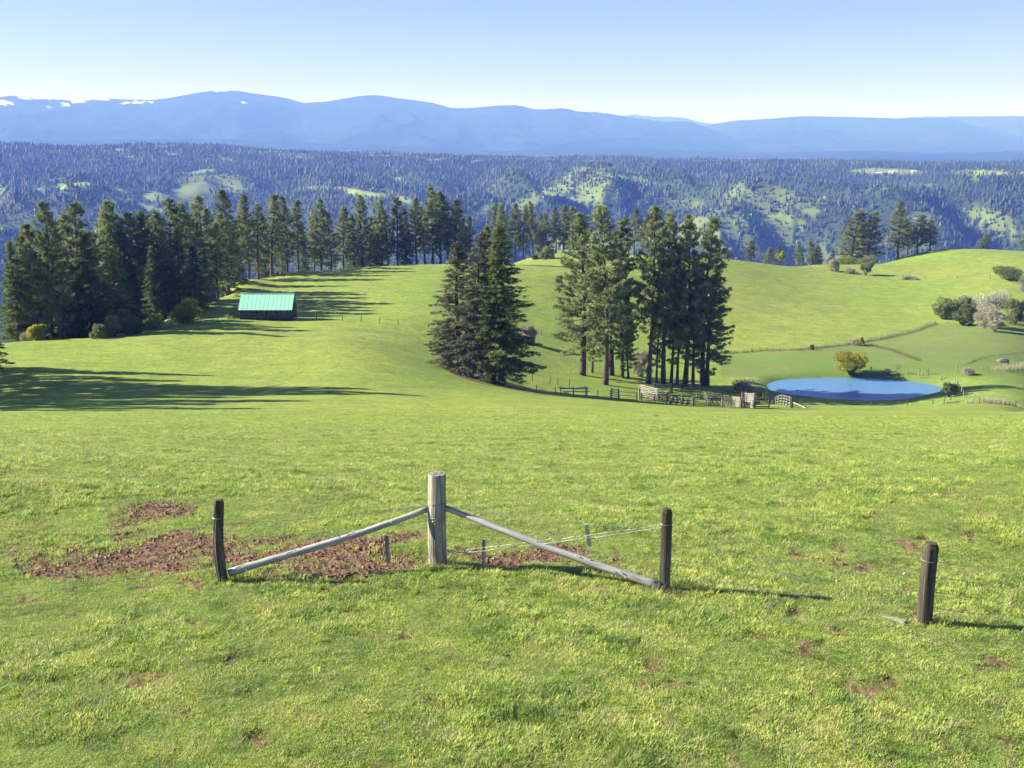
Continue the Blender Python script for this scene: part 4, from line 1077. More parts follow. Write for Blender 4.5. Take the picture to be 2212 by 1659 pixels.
stems("fence_weeds", [(p[0], p[1]) for p in HEDGE[2:]], 1800, 0.9, 4, M['straw'], 0.5)
stems("ditch_weeds", [(p[0], p[1]) for p in DITCH], 900, 0.8, 5, M['leaf_dark'], 0.5)
stems("ditch_weeds", [(p[0], p[1]) for p in DITCH2], 900, 0.6, 6, M['leaf_dark'], 0.4)

stems("dry_stalks", Q((560, 1238), (700, 1232), (930, 1222)), 70, 0.34, 7, M['straw'], 0.12)
stems("dry_stalks", Q((975, 1224), (1200, 1232), (1400, 1262)), 40, 0.25, 8, M['straw'], 0.12)
# ------------------------------------------------------------------ corral
def rail_fence(label, p, q, h, n_rails, mat, step=2.4, rh=0.15, name="rail_fence", post_r=0.10, mat_post=None, gap0=0.25, sag=0.0, zoff=0.0):
    p = np.array(p[:2], float); q = np.array(q[:2], float)
    z0 = H(*p) + zoff
    t = thing(name, label, "fence", (p[0], p[1], z0))
    n = max(1, int(round(np.linalg.norm(q - p) / step)))
    pts = [p + (q - p) * i / n for i in range(n + 1)]
    zz = [H(*a_) + zoff for a_ in pts]
    pm_ = post_proto(int(abs(p[0]) * 7) % 91, post_r, h + 0.12, mat_post or mat)
    for i, a_ in enumerate(pts):
        obj("post", pm_, t, (a_[0] - p[0], a_[1] - p[1], zz[i] - z0), (random.gauss(0, 0.03), random.gauss(0, 0.03), i), (1, 1, random.uniform(0.92, 1.15)))
    nrm = np.array([q[1] - p[1], -(q[0] - p[0])]); nrm /= np.linalg.norm(nrm)
    if nrm[1] > 0: nrm = -nrm
    for i in range(n):
        a_, b_ = pts[i] - p, pts[i + 1] - p
        for k_ in range(n_rails):
            zr = gap0 + (h - gap0) * k_ / max(1, n_rails - 1)
            j = random.gauss(0, 0.03)
            o1 = nrm * (post_r + 0.04)
            me = plank_mesh("rail", mat, (a_[0] + o1[0], a_[1] + o1[1], zz[i] - z0 + zr + j), (b_[0] + o1[0], b_[1] + o1[1], zz[i + 1] - z0 + zr - j + sag), rh, 0.045)
            obj("rail", me, t)
    return t
A_ = lambda xd, r: at(xd, r, 860)
rail_fence("small leaning board gate at the corral's left end", A_(1321, 190), A_(1335, 187), 1.7, 5, M['board'], 3.0, name="board_gate")
rail_fence("low pole barrier right of the small leaning gate", A_(1337, 188), A_(1376, 190), 1.5, 3, M['board'], 5.0, 0.09)
rail_fence("bright boarded side of the loading chute", hit(1383, 856), hit(1421, 866), 2.3, 7, M['board'], 2.5, 0.20, gap0=0.3, name="loading_chute")
rail_fence("grey rail fence along the back of the corral, left part", hit(1392, 851), hit(1450, 850), 1.9, 4, M['board'], 2.6)
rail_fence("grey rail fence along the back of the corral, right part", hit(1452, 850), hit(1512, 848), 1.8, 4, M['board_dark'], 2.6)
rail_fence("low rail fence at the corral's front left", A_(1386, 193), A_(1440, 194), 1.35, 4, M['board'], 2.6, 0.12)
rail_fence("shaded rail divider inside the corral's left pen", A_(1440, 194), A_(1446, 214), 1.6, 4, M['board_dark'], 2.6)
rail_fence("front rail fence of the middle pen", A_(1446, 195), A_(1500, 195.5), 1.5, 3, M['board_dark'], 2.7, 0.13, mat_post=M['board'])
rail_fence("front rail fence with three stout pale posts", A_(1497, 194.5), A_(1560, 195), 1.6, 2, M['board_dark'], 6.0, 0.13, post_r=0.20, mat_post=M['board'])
rail_fence("middle cross rails behind the stout pale posts", A_(1505, 203), A_(1566, 204), 1.8, 3, M['board'], 2.7, 0.12)
rail_fence("close-boarded panel left of the tall white panel", A_(1581, 199), A_(1600, 195), 1.9, 7, M['board'], 1.6, 0.20, name="board_fence")
rail_fence("tall white boarded panel at the corral's front right", A_(1611, 197.5), A_(1631, 193.5), 2.6, 8, M['board'], 3.4, 0.27, name="board_fence", post_r=0.13)
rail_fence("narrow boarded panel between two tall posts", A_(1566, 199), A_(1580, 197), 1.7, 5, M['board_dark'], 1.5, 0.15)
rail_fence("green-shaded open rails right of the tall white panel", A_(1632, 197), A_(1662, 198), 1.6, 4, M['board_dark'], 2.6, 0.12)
rail_fence("short white rails in front of the brambles", A_(1617, 214), A_(1632, 213), 1.6, 3, M['board'], 3.0, 0.16)
rail_fence("long bright board fence slanting from the pond corner towards the pasture", hit(1645, 857), hit(1706, 880), 1.8, 4, M['board'], 2.7, 0.2, post_r=0.11)
rail_fence("dark rail fence beyond the brambles beside the pond", A_(1560, 228), A_(1644, 227), 1.5, 3, M['board_dark'], 3.0, 0.12)
rail_fence("long weathered rail fence running behind the corral's front panels", A_(1440, 199), A_(1662, 200), 1.5, 4, M['board'], 2.6, 0.11)
rail_fence("weathered cross fence splitting the corral's middle pen", A_(1530, 198), A_(1520, 216), 1.5, 4, M['board'], 2.6, 0.11)
rail_fence("low rear rail fence joining the corral to the slanting board fence", A_(1512, 214), A_(1640, 216), 1.4, 3, M['board_dark'], 2.8, 0.11)
# tall gate posts
for i, (xd, hh_, lb) in enumerate([(1603, 2.9, "left one of two tall gate posts beside the white panel"), (1608, 2.9, "right one of two tall gate posts beside the white panel"), (1711, 2.0, "dark thick end post of the slanting board fence"), (1381, 2.1, "pair-topped grey post at the chute's left foot")]):
    x, y, z = A_(xd, 196.5 if xd != 1711 else 199)
    t = thing("gate_post", lb, "post", (x, y, z))
    obj("post", post_proto(40 + i, 0.14 if i < 2 else 0.2, hh_, M['board_dark'] if i == 2 else M['board']), t)
x, y, z = A_(1712, 199); x2, y2, z2 = A_(1741, 197.5)
fl = MB().tube(np.array([(0, 0, 1.1), ((x2 - x) / 2, (y2 - y) / 2, (z2 - z) / 2 + 0.65), (x2 - x, y2 - y, z2 - z + 0.12)]), 0.10, 6).mesh("fallen_rail", M['dead_wood'])
tag(obj("fallen_rail", fl, None, (x, y, z)), "pale pole slanting to the ground at the slanting fence's end", "pole")
# rack of bleached poles at the rim
x, y, z = at(1238, 187, 845)
t = thing("pole_rack", "rack of bleached poles by the fence in the firs' shadow", "rack", (x, y, z))
for i, (a_, b_) in enumerate([((-2.6, 0, 1.5), (2.8, 0.3, 1.35)), ((-2.2, 0.5, 1.2), (2.4, -0.2, 1.65)), ((-1.8, -0.3, 0.9), (2.9, 0.2, 0.8))]):
    obj("pole", MB().tube(np.array([a_, ((a_[0] + b_[0]) / 2, 0, (a_[2] + b_[2]) / 2 - 0.05), b_]), 0.10, 6).mesh("pole", M['dead_wood']), t)
for xx in (-2.2, 0, 2.2):
    obj("leg", MB().tube(np.array([(xx, 0, -0.2), (xx + 0.05, 0.05, 0.8), (xx, 0, 1.75)]), 0.09, 6).mesh("leg", M['board']), t)
# fallen pale log under the firs
p = hit(1004, 797); q = hit(1024, 803)
v = np.array([(0, 0, 0.9), ((q[0] - p[0]) / 2, (q[1] - p[1]) / 2, 0.6 + (q[2] - p[2]) / 2), (q[0] - p[0], q[1] - p[1], q[2] - p[2] + 0.35)])
tag(obj("fallen_log", MB().tube(v, [0.17, 0.2, 0.14], 7).mesh("fallen_log", M['dead_wood']), None, p), "pale fallen log lying between the fir trunks", "log")
# clutter inside the pens
for i, (xd, r, s) in enumerate([(1415, 203, 0.5), (1428, 206, 0.4), (1471, 204, 0.45)]):
    x, y, z = at(xd, r, 860)
    g = np.random.default_rng(i + 50)
    b = MB()
    for k_ in range(9):
        a_ = g.uniform(-1.6, 1.6, 3); b_ = g.uniform(-1.6, 1.6, 3); a_[2] = abs(a_[2]) * 0.3; b_[2] = 0.3 + abs(b_[2]) * 0.7
        b.tube(np.array([a_, (a_ + b_) / 2, b_]), 0.09, 5)
    tag(obj("lumber_pile", b.mesh("lumber_pile", M['board'] if i != 1 else M['board_dark']), None, (x, y, z)), ["tangled heap of pale boards just right of the loading chute", "dark heap of old boards behind the pale heap", "heap of boards inside the middle pen"][i], "lumber pile")
# stone by the upper right slope
x, y, z = hit(2166, 783)
g = np.random.default_rng(5)
v = unit(g.normal(size=(40, 3))) * np.array([1.7, 0.9, 0.7])
import bmesh
bm = bmesh.new()
for p_ in v: bm.verts.new(p_)
bmesh.ops.convex_hull(bm, input=bm.verts)
me = bpy.data.meshes.new("boulder"); bm.to_mesh(me); bm.free(); me.materials.append(M['stone'])
tag(obj("boulder", me, None, (x, y, z + 0.4)), "grey boulder alone on the slope near the right edge", "boulder")

# ------------------------------------------------------------------ barn
bx, by, bz = hit(575, 692)
W2, D2, EH, RH = 5.75, 3.0, 2.75, 2.95
barn = thing("barn", "open slatted barn with a pale green metal roof in front of the left wood", "barn", (bx, by + D2, bz), R(0))
OH = 0.55; ODR = 0.5
half = D2 + ODR
ridge_z = EH + RH
eave_z = EH - ODR * RH / D2 * 0.75
nP = 13
xl, xr = -W2 - 0.45, W2 + 0.35
pw = (xr - xl) / nP
for side in (-1, 1):
    for i in range(nP):
        a_, b_ = xl + i * pw, xl + (i + 1) * pw
        p0 = np.array([a_, 0, ridge_z]); p1 = np.array([a_, side * half, eave_z])
        d = p1 - p0; L = np.linalg.norm(d); d /= L
        nrm = np.array([0, side * -d[2] * side * side, 0]); 
        nrm = np.cross(np.array([1.0, 0, 0]), d); nrm = nrm if nrm[2] > 0 else -nrm
        mb = MB()
        t_ = 0.02
        e = 0.006
        # pan with a raised seam on its left edge
        def quadbox(x0, x1, h0, h1):
            V = []
            for xx in (x0, x1):
                for s_ in (0, L):
                    for hh_ in (h0, h1):
                        V.append(np.array([xx, 0, ridge_z]) + d * s_ + nrm * hh_)
            mb.add(V, None, [(0, 1, 3, 2), (4, 6, 7, 5), (0, 4, 5, 1), (2, 3, 7, 6), (0, 2, 6, 4), (1, 5, 7, 3)])
        quadbox(a_ + e, b_ - e, 0, t_)
        quadbox(a_ + e, a_ + 0.045, t_, t_ + 0.016)
        o = obj("roof_panel", mb.mesh("roof_panel", M['roof']), barn)
ob = obj("ridge_cap", box_mesh("ridge_cap", M['roof_trim'], (xr - xl, 0.28, 0.06), ((xl + xr) / 2, 0, ridge_z + 0.06)), barn)
for xx in (-W2, -W2 * 0.6, -W2 * 0.2, W2 * 0.2, W2 * 0.6, W2):
    for yy in (-D2, D2):
        obj("post", box_mesh("post", M['board_dark'], (0.22, 0.22, EH + 0.25), (xx, yy, EH / 2 - 0.15)), barn)
for xx in (-W2, W2):      # gable frames
    for side in (-1, 1):
        obj("rafter", plank_mesh("rafter", M['board_dark'], (xx, 0, ridge_z - 0.16), (xx, side * half, eave_z - 0.14), 0.2, 0.08), barn)
    for k_ in range(8):
        zz = EH + 0.15 + k_ * 0.32
        wy = (ridge_z - zz) / RH * D2 - 0.1
        if wy > 0.1: obj("gable_board", box_mesh("gable_board", M['board_dark'], (0.05, 2 * wy, 0.30), (xx + (0.06 if xx > 0 else -0.06), 0, zz)), barn)
    for k_ in range(9):
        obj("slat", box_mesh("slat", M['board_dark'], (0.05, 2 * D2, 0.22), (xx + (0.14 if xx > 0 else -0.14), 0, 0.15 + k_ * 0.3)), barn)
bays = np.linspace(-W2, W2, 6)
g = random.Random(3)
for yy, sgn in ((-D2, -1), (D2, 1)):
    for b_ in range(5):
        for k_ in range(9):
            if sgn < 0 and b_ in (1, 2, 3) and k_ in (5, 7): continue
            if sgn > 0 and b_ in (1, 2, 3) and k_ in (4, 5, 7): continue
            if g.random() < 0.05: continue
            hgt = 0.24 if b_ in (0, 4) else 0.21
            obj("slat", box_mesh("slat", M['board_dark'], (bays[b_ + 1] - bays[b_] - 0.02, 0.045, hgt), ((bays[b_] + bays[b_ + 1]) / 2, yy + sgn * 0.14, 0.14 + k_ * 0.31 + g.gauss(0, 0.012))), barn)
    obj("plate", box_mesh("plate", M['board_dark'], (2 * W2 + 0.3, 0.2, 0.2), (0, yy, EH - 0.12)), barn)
obj("shade_block", box_mesh("shade_block", M['board_dark'], (2 * W2 - 0.4, 2 * D2 - 0.4, 0.5), (0.0, 0.0, 0.05)), barn)  # invented low dark block, added to darken the barn's inside behind the slats
pL = (bx - W2 - 2.7, by - 0.2); pR_ = (bx - W2 - 0.2, by - 0.1)
rail_fence("dark slatted pen panel attached left of the barn", pL, pR_, 1.5, 5, M['board_dark'], 1.3, 0.12)
rail_fence("rear slatted pen panel left of the barn", (pL[0] + 0.3, pL[1] + 3.5), (pR_[0], pR_[1] + 3.6), 1.4, 5, M['board_dark'], 1.3, 0.12)
x, y, z = hit(683, 693)
t = thing("gate_post", "single stout dark post in the barn's shadow on its right", "post", (x, y, z)); obj("post", post_proto(77, 0.14, 1.9, M['post_dark']), t)

# ------------------------------------------------------------------ far farm buildings on the plateau
def house(label, xd, yd, w, d, h, rh, rot, name="farmhouse"):
    x, y, z = hit(xd, yd, 1000, 20000)
    t = thing(name, label, "building", (x, y, z - 1), rot)
    obj("wall", box_mesh("wall", M['house_wall'], (w, d, h + 1), (0, 0, (h + 1) / 2)), t)
    v = [(-w / 2 - .6, -d / 2 - .6, h + 1), (w / 2 + .6, -d / 2 - .6, h + 1), (w / 2 + .6, d / 2 + .6, h + 1), (-w / 2 - .6, d / 2 + .6, h + 1), (-w / 2 - .6, 0, h + 1 + rh), (w / 2 + .6, 0, h + 1 + rh)]
    mb = MB(); mb.add(v, [(0, 4, 3), (1, 2, 5)], [(0, 1, 5, 4), (2, 3, 4, 5), (0, 3, 2, 1)])
    obj("roof", mb.mesh("roof", M['house_roof']), t)
house("long white-roofed farm building, leftmost on the right plateau meadow", 1897, 376, 34, 12, 3.5, 3, 0.15, "farm_shed")
house("pale farmhouse right of the long white-roofed building", 1923, 373.5, 12, 9, 3.5, 3, -0.2)
house("white barn roof beside the pale farmhouse", 1933, 373, 20, 11, 4, 3.5, 0.1, "farm_shed")
house("small white house, rightmost on the plateau meadow", 1974, 372, 16, 10, 3.5, 3, 0.1)
house("tiny white house among the plateau trees near the right edge", 2120, 357, 10, 8, 5, 3, 0.1)
house("tiny pale farm shed on the plateau rim left of centre right", 1546, 345, 22, 10, 4, 3, 0.1, "farm_shed")

# ------------------------------------------------------------------ foreground fence
def pz(xd, yd, x, y): return top_z(xd, yd, x, y)
cp = hit(946, 1220); lp = hit(481, 1254); rp = hit(1435, 1272); fp = hit(1995, 1344)
fence = thing("wire_fence", "barbed wire fence with a thick corner post and two slanting pole braces in the foreground", "fence", cp)
def rel(p): return (p[0] - cp[0], p[1] - cp[1], p[2] - cp[2])
def wood_post(name, base, h, r, mat, seed, bulge=0.04, k=22, rings=14, chamfer=True, bend=0.02, flat=1.0):
    g = np.random.default_rng(seed)
    zs = np.concatenate([[-0.25], np.linspace(0, h - 0.06, rings), [h - 0.015, h]])
    n = len(zs)
    a = np.linspace(0, 2 * np.pi, k, endpoint=False)
    V = []
    for i, z in enumerate(zs):
        rad = r * (1 + 0.05 * (1 - i / n)) * (1 + bulge * np.array([float(vnoise(np.array(math.cos(t) * 1.6 + seed), np.array(math.sin(t) * 1.6 + z * 1.1), seed)) * 2 - 1 for t in a]))
        if i == n - 1: rad = rad * 0.97
        if chamfer and i >= n - 2: rad = rad * 0.8
        ox = bend * math.sin(z * 3 + seed); oy = bend * math.cos(z * 2.3 + seed)
        V += [(ox + rad[j] * math.cos(a[j]), oy + flat * rad[j] * math.sin(a[j]), z) for j in range(k)]
    F = [(i * k + j, i * k + (j + 1) % k, (i + 1) * k + (j + 1) % k, (i + 1) * k + j) for i in range(n - 1) for j in range(k)]
    V.append((V[-k][0] * 0 + bend * math.sin(h * 3 + seed), bend * math.cos(h * 2.3 + seed), h + 0.004))
    T = [(len(V) - 1, (n - 1) * k + j, (n - 1) * k + (j + 1) % k) for j in range(k)]
    mb = MB(); mb.add(V, T, F)
    return obj(name, mb.mesh(name, mat, False), fence, rel(base))
hC = pz(946, 1023, *cp[:2]) - cp[2]; hL = pz(477, 1080, *lp[:2]) - lp[2]; hR = pz(1437, 1098, *rp[:2]) - rp[2]; hF = pz(2001, 1172, *fp[:2]) - fp[2]
(lambda *a: None)("post heights", hC, hL, hR, hF, "dist", [math.hypot(*p[:2]) for p in (cp, lp, rp, fp)])
wood_post("corner_post", cp, hC, 0.145, M['post'], 3, 0.05, chamfer=False, bend=0.008)
tag(wood_post("post", lp, hL, 0.088, M['post_dark'], 9, 0.30, bend=0.03), "dark split post, left of the corner")
tag(wood_post("post", rp, hR, 0.085, M['post_dark'], 12, 0.10, bend=0.005, flat=0.9), "dark chamfered post, right of the corner")
o = tag(wood_post("post", fp, hF, 0.10, M['post_dark'], 15, 0.10, bend=0.012), "dark round-topped post, farthest right"); o.rotation_euler = (0, R(1.2), 0)
# one more post beyond each side of the frame
lo_ = (lp[0] - 5.2, lp[1] - 1.9); lo_ = (lo_[0], lo_[1], H(*lo_)); ro_ = (fp[0] + 4.2, fp[1] - 1.2); ro_ = (ro_[0], ro_[1], H(*ro_))
wood_post("post", lo_, 1.3, 0.08, M['post_dark'], 21, 0.1); wood_post("post", ro_, 1.3, 0.08, M['post_dark'], 22, 0.1)
def pole(name, p, q, r0, r1, mat, seed):
    p = np.array(p, float); q = np.array(q, float); g = np.random.default_rng(seed)
    L = np.linalg.norm(q - p); n = 22
    x = (q - p) / L
    s = np.linspace(0, 1, n)
    pts = np.stack([s * L, 0.012 * np.sin(s * 7 + seed), 0.015 * np.sin(s * 5 + 1) - 0.02 * np.sin(np.pi * s)], 1)
    mb = MB().tube(pts, (r0 + (r1 - r0) * s) * (1 + 0.05 * g.normal(size=n)), 10)
    for _ in range(12):                      # knots
        u = g.uniform(0.05, 0.95); a = g.uniform(0, 6.28); rr_ = (r0 + (r1 - r0) * u)
        c = np.array([u * L, rr_ * math.cos(a), rr_ * math.sin(a)]); d = np.array([0.2, math.cos(a), math.sin(a)])
        mb.tube(np.array([c - d * 0.01, c + d * 0.014]), [0.016, 0.008], 5)
    me = mb.mesh(name, mat, True)
    o = obj(name, me, fence)
    rotm = Vector(x).to_track_quat('X', 'Z'); o.rotation_mode = 'QUATERNION'; o.rotation_quaternion = rotm
    o.location = rel(p)
    return o
def onvert(p, xd, yd): return (p[0], p[1], pz(xd, yd, p[0], p[1]))
a1 = np.array(onvert(lp, 485, 1240)) + np.array([0.10, 0.02, 0]); b1 = np.array(onvert(cp, 930, 1098)) + np.array([-0.13, -0.02, 0])
pole("brace_pole", a1, b1, 0.062, 0.050, M['rail'], 1)
a2 = np.array(onvert(cp, 962, 1097)) + np.array([0.12, -0.03, 0]); b2 = np.array(onvert(rp, 1425, 1262)) + np.array([-0.07, -0.06, 0])
pole("brace_pole", a2, b2, 0.048, 0.066, M['rail'], 2)
def wire(p, q, sag, seed, r=0.0035, barbs=True, twist=True):
    p = np.array(p, float); q = np.array(q, float); g = np.random.default_rng(seed)
    n = 24; s = np.linspace(0, 1, n)
    pts = p[None] + (q - p)[None] * s[:, None]
    pts[:, 2] -= sag * 4 * s * (1 - s); pts += g.normal(0, 0.006, pts.shape) * (s * (1 - s) * 4)[:, None]
    mb = MB().tube(pts, r, 4, False)
    if barbs:
        L = np.linalg.norm(q - p)
        for u in np.arange(0.06, L, 0.13):
            k_ = u / L * (n - 1); i = int(k_)
            c = pts[i] + (pts[min(i + 1, n - 1)] - pts[i]) * (k_ - i)
            for _ in range(2):
                d = unit(g.normal(size=3)) * 0.018
                mb.tube(np.array([c - d, c + d]), r * 0.7, 3, False)
    return obj("wire", mb.mesh("wire", M['wire']), fence, (-cp[0], -cp[1], -cp[2]))
wh = [0.30, 0.58, 0.86, 1.14]
seed = 0
for (pa, fa_, ra, pb, fb, rb_) in ((lo_, 0.82, .08, lp, 0.82, .09), (lp, 0.82, .09, cp, 0.92, .15), (cp, 0.92, .15, rp, 0.84, .09), (rp, 0.84, .09, fp, 0.82, .10), (fp, 0.82, .10, ro_, 0.82, .08)):
    for k_ in range(4):
        seed += 1
        A1 = np.array([pa[0], pa[1] + 0.0, pa[2] + wh[k_] * fa_]); B1 = np.array([pb[0], pb[1], pb[2] + wh[k_] * fb])
        wire(A1, B1, 0.03 + 0.03 * random.random(), seed)
wire((cp[0], cp[1] - .1, cp[2] + 0.25), (rp[0], rp[1] - .05, pz(1437, 1130, *rp[:2])), 0.02, 55, 0.005)
wire((cp[0], cp[1] - .1, cp[2] + 0.22), (rp[0], rp[1] - .06, pz(1437, 1134, *rp[:2])), 0.04, 56, 0.004, False)
# wire wraps on the corner post
for k_, zz in enumerate([0.35, 0.42, 0.80, 0.84, 1.08, 1.11]):
    a = np.linspace(0, 2 * np.pi, 17); rr_ = 0.155
    pts = np.stack([rr_ * np.cos(a), rr_ * np.sin(a), zz + 0.015 * np.sin(a + k_)], 1)
    obj("wire_wrap", MB().tube(pts, 0.0045, 4, False).mesh("wire_wrap", M['wire']), fence, (0, 0, 0))
for k_, (pp, zz, rr_) in enumerate([(lp, hL * 0.80, 0.10), (rp, hR * 0.82, 0.095), (fp, hF * 0.8, 0.112)]):
    a = np.linspace(0, 2 * np.pi, 17)
    pts = np.stack([rr_ * np.cos(a), rr_ * np.sin(a), zz + 0.01 * np.sin(a)], 1)
    obj("wire_wrap", MB().tube(pts, 0.0045, 4, False).mesh("wire_wrap", M['wire']), fence, rel(pp))
# wooden stays hung in the wires
def stay(xd, y0, y1, r, dx, mat, w=0.05):
    xx, yy = at_r(xd, r, (y0 + y1) / 2)
    z1 = r * slope(xd, y0); z0 = r * slope(xd, y1)
    me = plank_mesh("stay", mat, (0, 0, 0), (dx, 0.0, z1 - z0), w, 0.03, up=(1, 0, 0))
    obj("stay", me, fence, rel((xx, yy, z0)))
def along(pa, pb, xd, yd):              # distance at which a sight line crosses the fence line
    a_, b_, _c = ray(xd, yd)
    dx_, dy_ = pb[0] - pa[0], pb[1] - pa[1]
    s_ = (pa[0] * dy_ - pa[1] * dx_) / (a_ * dy_ - b_ * dx_)
    return s_ * math.hypot(a_, b_)
stay(839, 1156, 1216, along(lp, cp, 839, 1180), -0.03, M['post'], 0.06)
stay(1045, 1165, 1226, along(cp, rp, 1045, 1190), 0.0, M['post'], 0.055)
stay(1274, 1132, 1180, along(cp, rp, 1272, 1150), -0.06, M['dead_wood'], 0.06)
# bleached board in the grass beside the last post
p = hit(1890, 1326); q = hit(1955, 1348)
bd = plank_mesh("weathered_board", M['board'], (0, 0, -0.005), (q[0] - p[0], q[1] - p[1], q[2] - p[2] + 0.02), 0.03, 0.09)
tag(obj("weathered_board", bd, None, p), "bleached split board lying in the grass left of the farthest right post", "board")

# ------------------------------------------------------------------ foreground grass (uncountable: instanced tufts)
def grass_mat(name, stops_, seedscale):
    m, ns, ls = new_mat(name)
    geo = ns.new("ShaderNodeNewGeometry"); P = geo.outputs["Position"]
    n1 = noise(ns, ls, 1.1, 5, 0.7, P)
    c = ramp(ns, ls, n1, stops_)
    oi = ns.new("ShaderNodeObjectInfo")
    tint = ramp(ns, ls, oi.outputs["Random"], [(0.0, (0.72, 0.80, 0.85)), (0.35, (0.92, 0.96, 0.95)), (0.7, (1.1, 1.05, 0.95)), (0.95, (1.3, 1.15, 1.2))])
    c = mix(ns, ls, 1.0, c, tint, 'MULTIPLY')
    d = ns.new("ShaderNodeBsdfPrincipled"); d.inputs["Roughness"].default_value = 0.5; d.inputs["Specular IOR Level"].default_value = 0.35
    ls.new(c, d.inputs["Base Color"])
    t = ns.new("ShaderNodeBsdfTranslucent"); ls.new(c, t.inputs[0])
    mx = ns.new("ShaderNodeMixShader"); mx.inputs[0].default_value = 0.40
    ls.new(d.outputs[0], mx.inputs[1]); ls.new(t.outputs[0], mx.inputs[2])
    o = ns.new("ShaderNodeOutputMaterial"); ls.new(mx.outputs[0], o.inputs[0])
    return m
GR = grass_mat("grass_blades", [(0.32, (0.125, 0.235, 0.048)), (0.44, (0.300, 0.420, 0.090)), (0.55, (0.410, 0.510, 0.118)), (0.68, (0.510, 0.550, 0.165))], 1)
STR = grass_mat("dry_blades", [(0.3, (0.30, 0.26, 0.14)), (0.7, (0.48, 0.43, 0.27))], 1)
def tuft(seed, nb, hgt, spread, mat, bend=0.5, width=0.006):
    g = np.random.default_rng(seed)
    a = g.uniform(0, 6.28, nb); rr_ = spread * np.sqrt(g.random(nb))
    b = np.stack([rr_ * np.cos(a), rr_ * np.sin(a), np.full(nb, -0.01)], 1)
    out = unit(np.stack([np.cos(a) + g.normal(0, .8, nb), np.sin(a) + g.normal(0, .8, nb), np.zeros(nb)], 1))
    h = hgt * g.uniform(0.45, 1.15, nb)
    side = np.stack([-out[:, 1], out[:, 0], np.zeros(nb)], 1) * (width * g.uniform(0.7, 1.4, nb))[:, None]
    bd_ = bend * g.uniform(0.3, 1.5, nb) * h
    m_ = b + out * (bd_ * 0.35)[:, None] + np.array([0, 0, 1]) * (h * 0.6)[:, None]
    tp = b + out * bd_[:, None] + np.array([0, 0, 1]) * h[:, None]
    V = np.stack([b - side, b + side, m_ + side * 0.8, m_ - side * 0.8, tp], 1).reshape(-1, 3)
    base = (np.arange(nb) * 5)[:, None]
    return mesh_np("tuft", V, [base + np.array([[3, 2, 4]]), base + np.array([[0, 1, 2, 3]])], mat)
protos = bpy.data.collections.new("grass_tufts")          # kept out of the scene, only instanced
def padd(me):
    o = bpy.data.objects.new("tuft", me); protos.objects.link(o)
for s_ in range(5): padd(tuft(400 + s_, 40, 0.032, 0.13, GR, 1.0, 0.0038))
for s_ in range(2): padd(tuft(410 + s_, 40, 0.065, 0.08, GR, 0.7, 0.004))
padd(tuft(420, 10, 0.11, 0.10, STR, 0.9, 0.003))
names = ["a", "b", "c", "d", "e", "f", "g", "h"]
for i, o in enumerate(protos.objects): o.name = "tuft_" + names[i]
def scatter(name, P, rotz, scl, idx, tilt):
    me = bpy.data.meshes.new(name)
    me.vertices.add(len(P)); me.vertices.foreach_set("co", P.astype(np.float32).ravel())
    a = me.attributes.new("rot", 'FLOAT_VECTOR', 'POINT')
    a.data.foreach_set("vector", np.stack([tilt[:, 0], tilt[:, 1], rotz], 1).astype(np.float32).ravel())
    a = me.attributes.new("scl", 'FLOAT_VECTOR', 'POINT'); a.data.foreach_set("vector", scl.astype(np.float32).ravel())
    a = me.attributes.new("idx", 'INT', 'POINT'); a.data.foreach_set("value", idx.astype(np.int32))
    o = obj(name, me)
    ng = bpy.data.node_groups.new(name, 'GeometryNodeTree')
    ng.interface.new_socket("Geometry", in_out='INPUT', socket_type='NodeSocketGeometry')
    ng.interface.new_socket("Geometry", in_out='OUTPUT', socket_type='NodeSocketGeometry')
    n_ = ng.nodes; l_ = ng.links
    gi = n_.new("NodeGroupInput"); go = n_.new("NodeGroupOutput")
    m2p = n_.new("GeometryNodeMeshToPoints")
    iop = n_.new("GeometryNodeInstanceOnPoints")
    ci = n_.new("GeometryNodeCollectionInfo"); ci.inputs["Collection"].default_value = protos
    ci.inputs["Separate Children"].default_value = True; ci.inputs["Reset Children"].default_value = True
    def na(nm, dt):
        q = n_.new("GeometryNodeInputNamedAttribute"); q.data_type = dt; q.inputs["Name"].default_value = nm
        return q.outputs["Attribute"]
    l_.new(gi.outputs[0], m2p.inputs[0]); l_.new(m2p.outputs[0], iop.inputs["Points"])
    l_.new(ci.outputs[0], iop.inputs["Instance"]); iop.inputs["Pick Instance"].default_value = True
    l_.new(na("idx", 'INT'), iop.inputs["Instance Index"])
    e2r = n_.new("FunctionNodeEulerToRotation"); l_.new(na("rot", 'FLOAT_VECTOR'), e2r.inputs[0]); l_.new(e2r.outputs[0], iop.inputs["Rotation"])
    l_.new(na("scl", 'FLOAT_VECTOR'), iop.inputs["Scale"])
    l_.new(iop.outputs[0], go.inputs[0])
    md = o.modifiers.new("tufts", 'NODES'); md.node_group = ng
    return tag(o, kind='stuff')
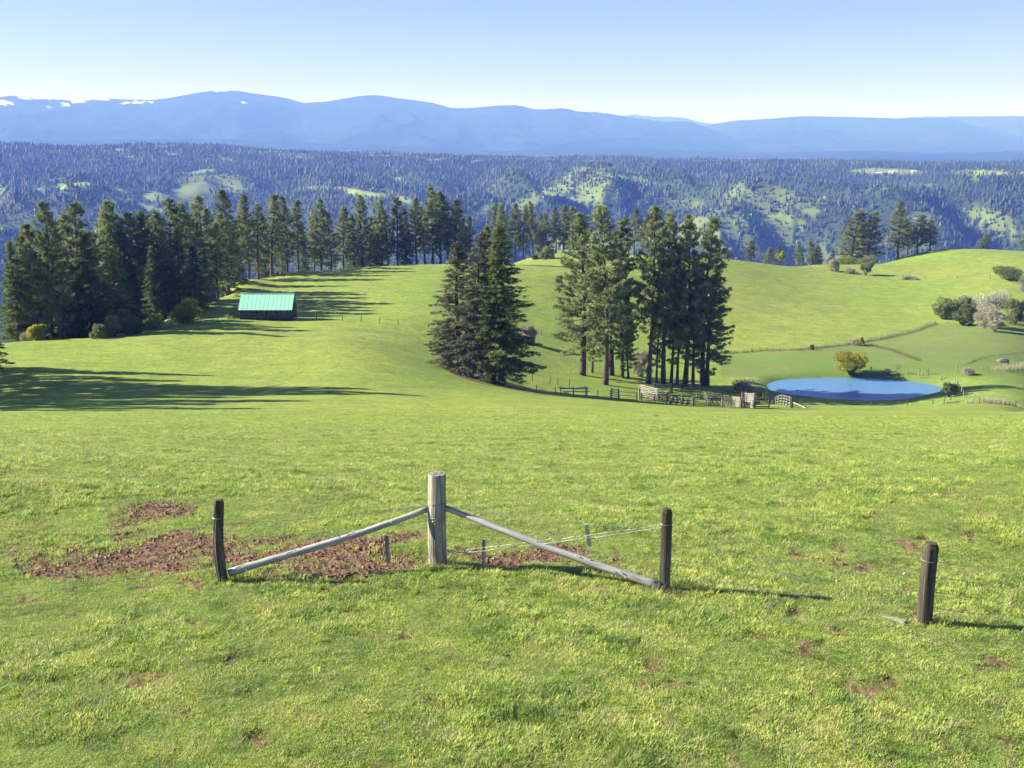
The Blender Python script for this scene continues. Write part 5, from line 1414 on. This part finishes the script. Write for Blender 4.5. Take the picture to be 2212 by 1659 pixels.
def grass_points(n, r0, r1, seed, smin, smax, fade=False):
    g = np.random.default_rng(seed)
    r = np.exp(g.uniform(math.log(r0), math.log(r1), n)) if r1 / r0 > 3 else np.sqrt(r0 ** 2 + g.random(n) * (r1 ** 2 - r0 ** 2))
    a = g.uniform(R(-29.5), R(29.5), n)
    X = r * np.sin(a); Y = r * np.cos(a)
    s = soil_at(X, Y)
    keep = g.random(n) > 1.0 * sst(0.24, 0.74, s + 0.3 * (g.random(n) - 0.5)) * 0.96
    patch = fbm(X / 0.35, Y / 0.35, 171, 3)
    keep &= (g.random(n) < 0.35 + 1.0 * sst(0.30, 0.55, patch))
    if fade: keep &= g.random(n) < 1 - sst(55, 120, r)
    X, Y, r, patch = X[keep], Y[keep], r[keep], patch[keep]
    Z = height(X, Y)
    m = len(X)
    big = fbm(X / 1.6, Y / 1.6, 181, 3)
    sz = g.uniform(smin, smax, m) * (0.75 + 0.5 * sst(0.35, 0.7, big)) * (0.7 + 0.6 * patch)
    idx = g.integers(0, 5, m)
    tall = (g.random(m) < 0.45 * sst(0.5, 0.68, big) + 0.01); idx = np.where(tall, g.integers(5, 7, m), idx)
    idx = np.where(g.random(m) < 0.08, 7, idx)
    scl = np.stack([sz * 1.15, sz * 1.15, sz], 1)
    return np.stack([X, Y, Z - 0.005], 1), g.uniform(0, 6.28, m), scl, idx, g.normal(0, 0.15, (m, 2))
scatter("grass", *grass_points(130000, 7.6, 24, 11, 0.6, 1.05))
scatter("grass", *grass_points(110000, 24, 50, 12, 0.75, 1.2))
scatter("grass", *grass_points(90000, 50, 125, 13, 0.8, 1.3, True))
# clods of turned soil
g = np.random.default_rng(77)
r_ = np.sqrt(g.uniform(12 ** 2, 24 ** 2, 60000)); a_ = g.uniform(R(-26), R(26), 60000)
X_ = r_ * np.sin(a_); Y_ = r_ * np.cos(a_); so = soil_at(X_, Y_, False) * (Y_ > 14.6)
kp = g.random(60000) < sst(0.42, 0.8, so) * 0.5
X_, Y_ = X_[kp], Y_[kp]; Z_ = height(X_, Y_); m_ = len(X_)
octa = np.array([[1, 0, 0], [-1, 0, 0], [0, 1, 0], [0, -1, 0], [0, 0, 1], [0, 0, -1]], float)
of = np.array([[0, 2, 4], [2, 1, 4], [1, 3, 4], [3, 0, 4]])
sc_ = 0.008 + 0.032 * g.random((m_, 1, 1)) ** 2.5 * g.uniform(0.6, 1.4, (m_, 6, 1))
V_ = np.stack([X_, Y_, Z_ + 0.012], 1)[:, None] + octa[None] * sc_ * np.array([1.2, 1.2, 0.8]) + g.normal(0, 0.008, (m_, 6, 3))
tag(obj("soil_clods", mesh_np("soil_clods", V_.reshape(-1, 3), ((np.arange(m_) * 6)[:, None, None] + of[None]).reshape(-1, 3), M['soil'])), kind='stuff')
# tall green and dry stems round the foot of the posts
def post_weeds(base, n, seed, h):
    g = np.random.default_rng(seed)
    P = np.stack([base[0] + g.normal(0, 0.16, n), base[1] + g.normal(-0.08, 0.16, n)], 1)
    Z = height(P[:, 0], P[:, 1])
    sc = g.uniform(0.8, 1.6, n) * h
    return np.stack([P[:, 0], P[:, 1], Z - 0.01], 1), g.uniform(0, 6.28, n), np.stack([sc * 0.7, sc * 0.7, sc], 1), np.where(g.random(n) < 0.35, 7, g.integers(5, 7, n)), g.normal(0, 0.2, (n, 2))
W_ = [post_weeds(b_, 16, 60 + i, h_) for i, (b_, h_) in enumerate([(cp, 1.8), (lp, 1.2), (rp, 1.3), (fp, 1.2)])]
scatter("post_weeds", *[np.concatenate([w[k_] for w in W_]) for k_ in range(5)])
(lambda *a: None)("tris", sum(sum(len(p.vertices) - 2 for p in o.data.polygons) for o in bpy.data.objects if o.type == 'MESH' and len(o.data.polygons) < 1) )
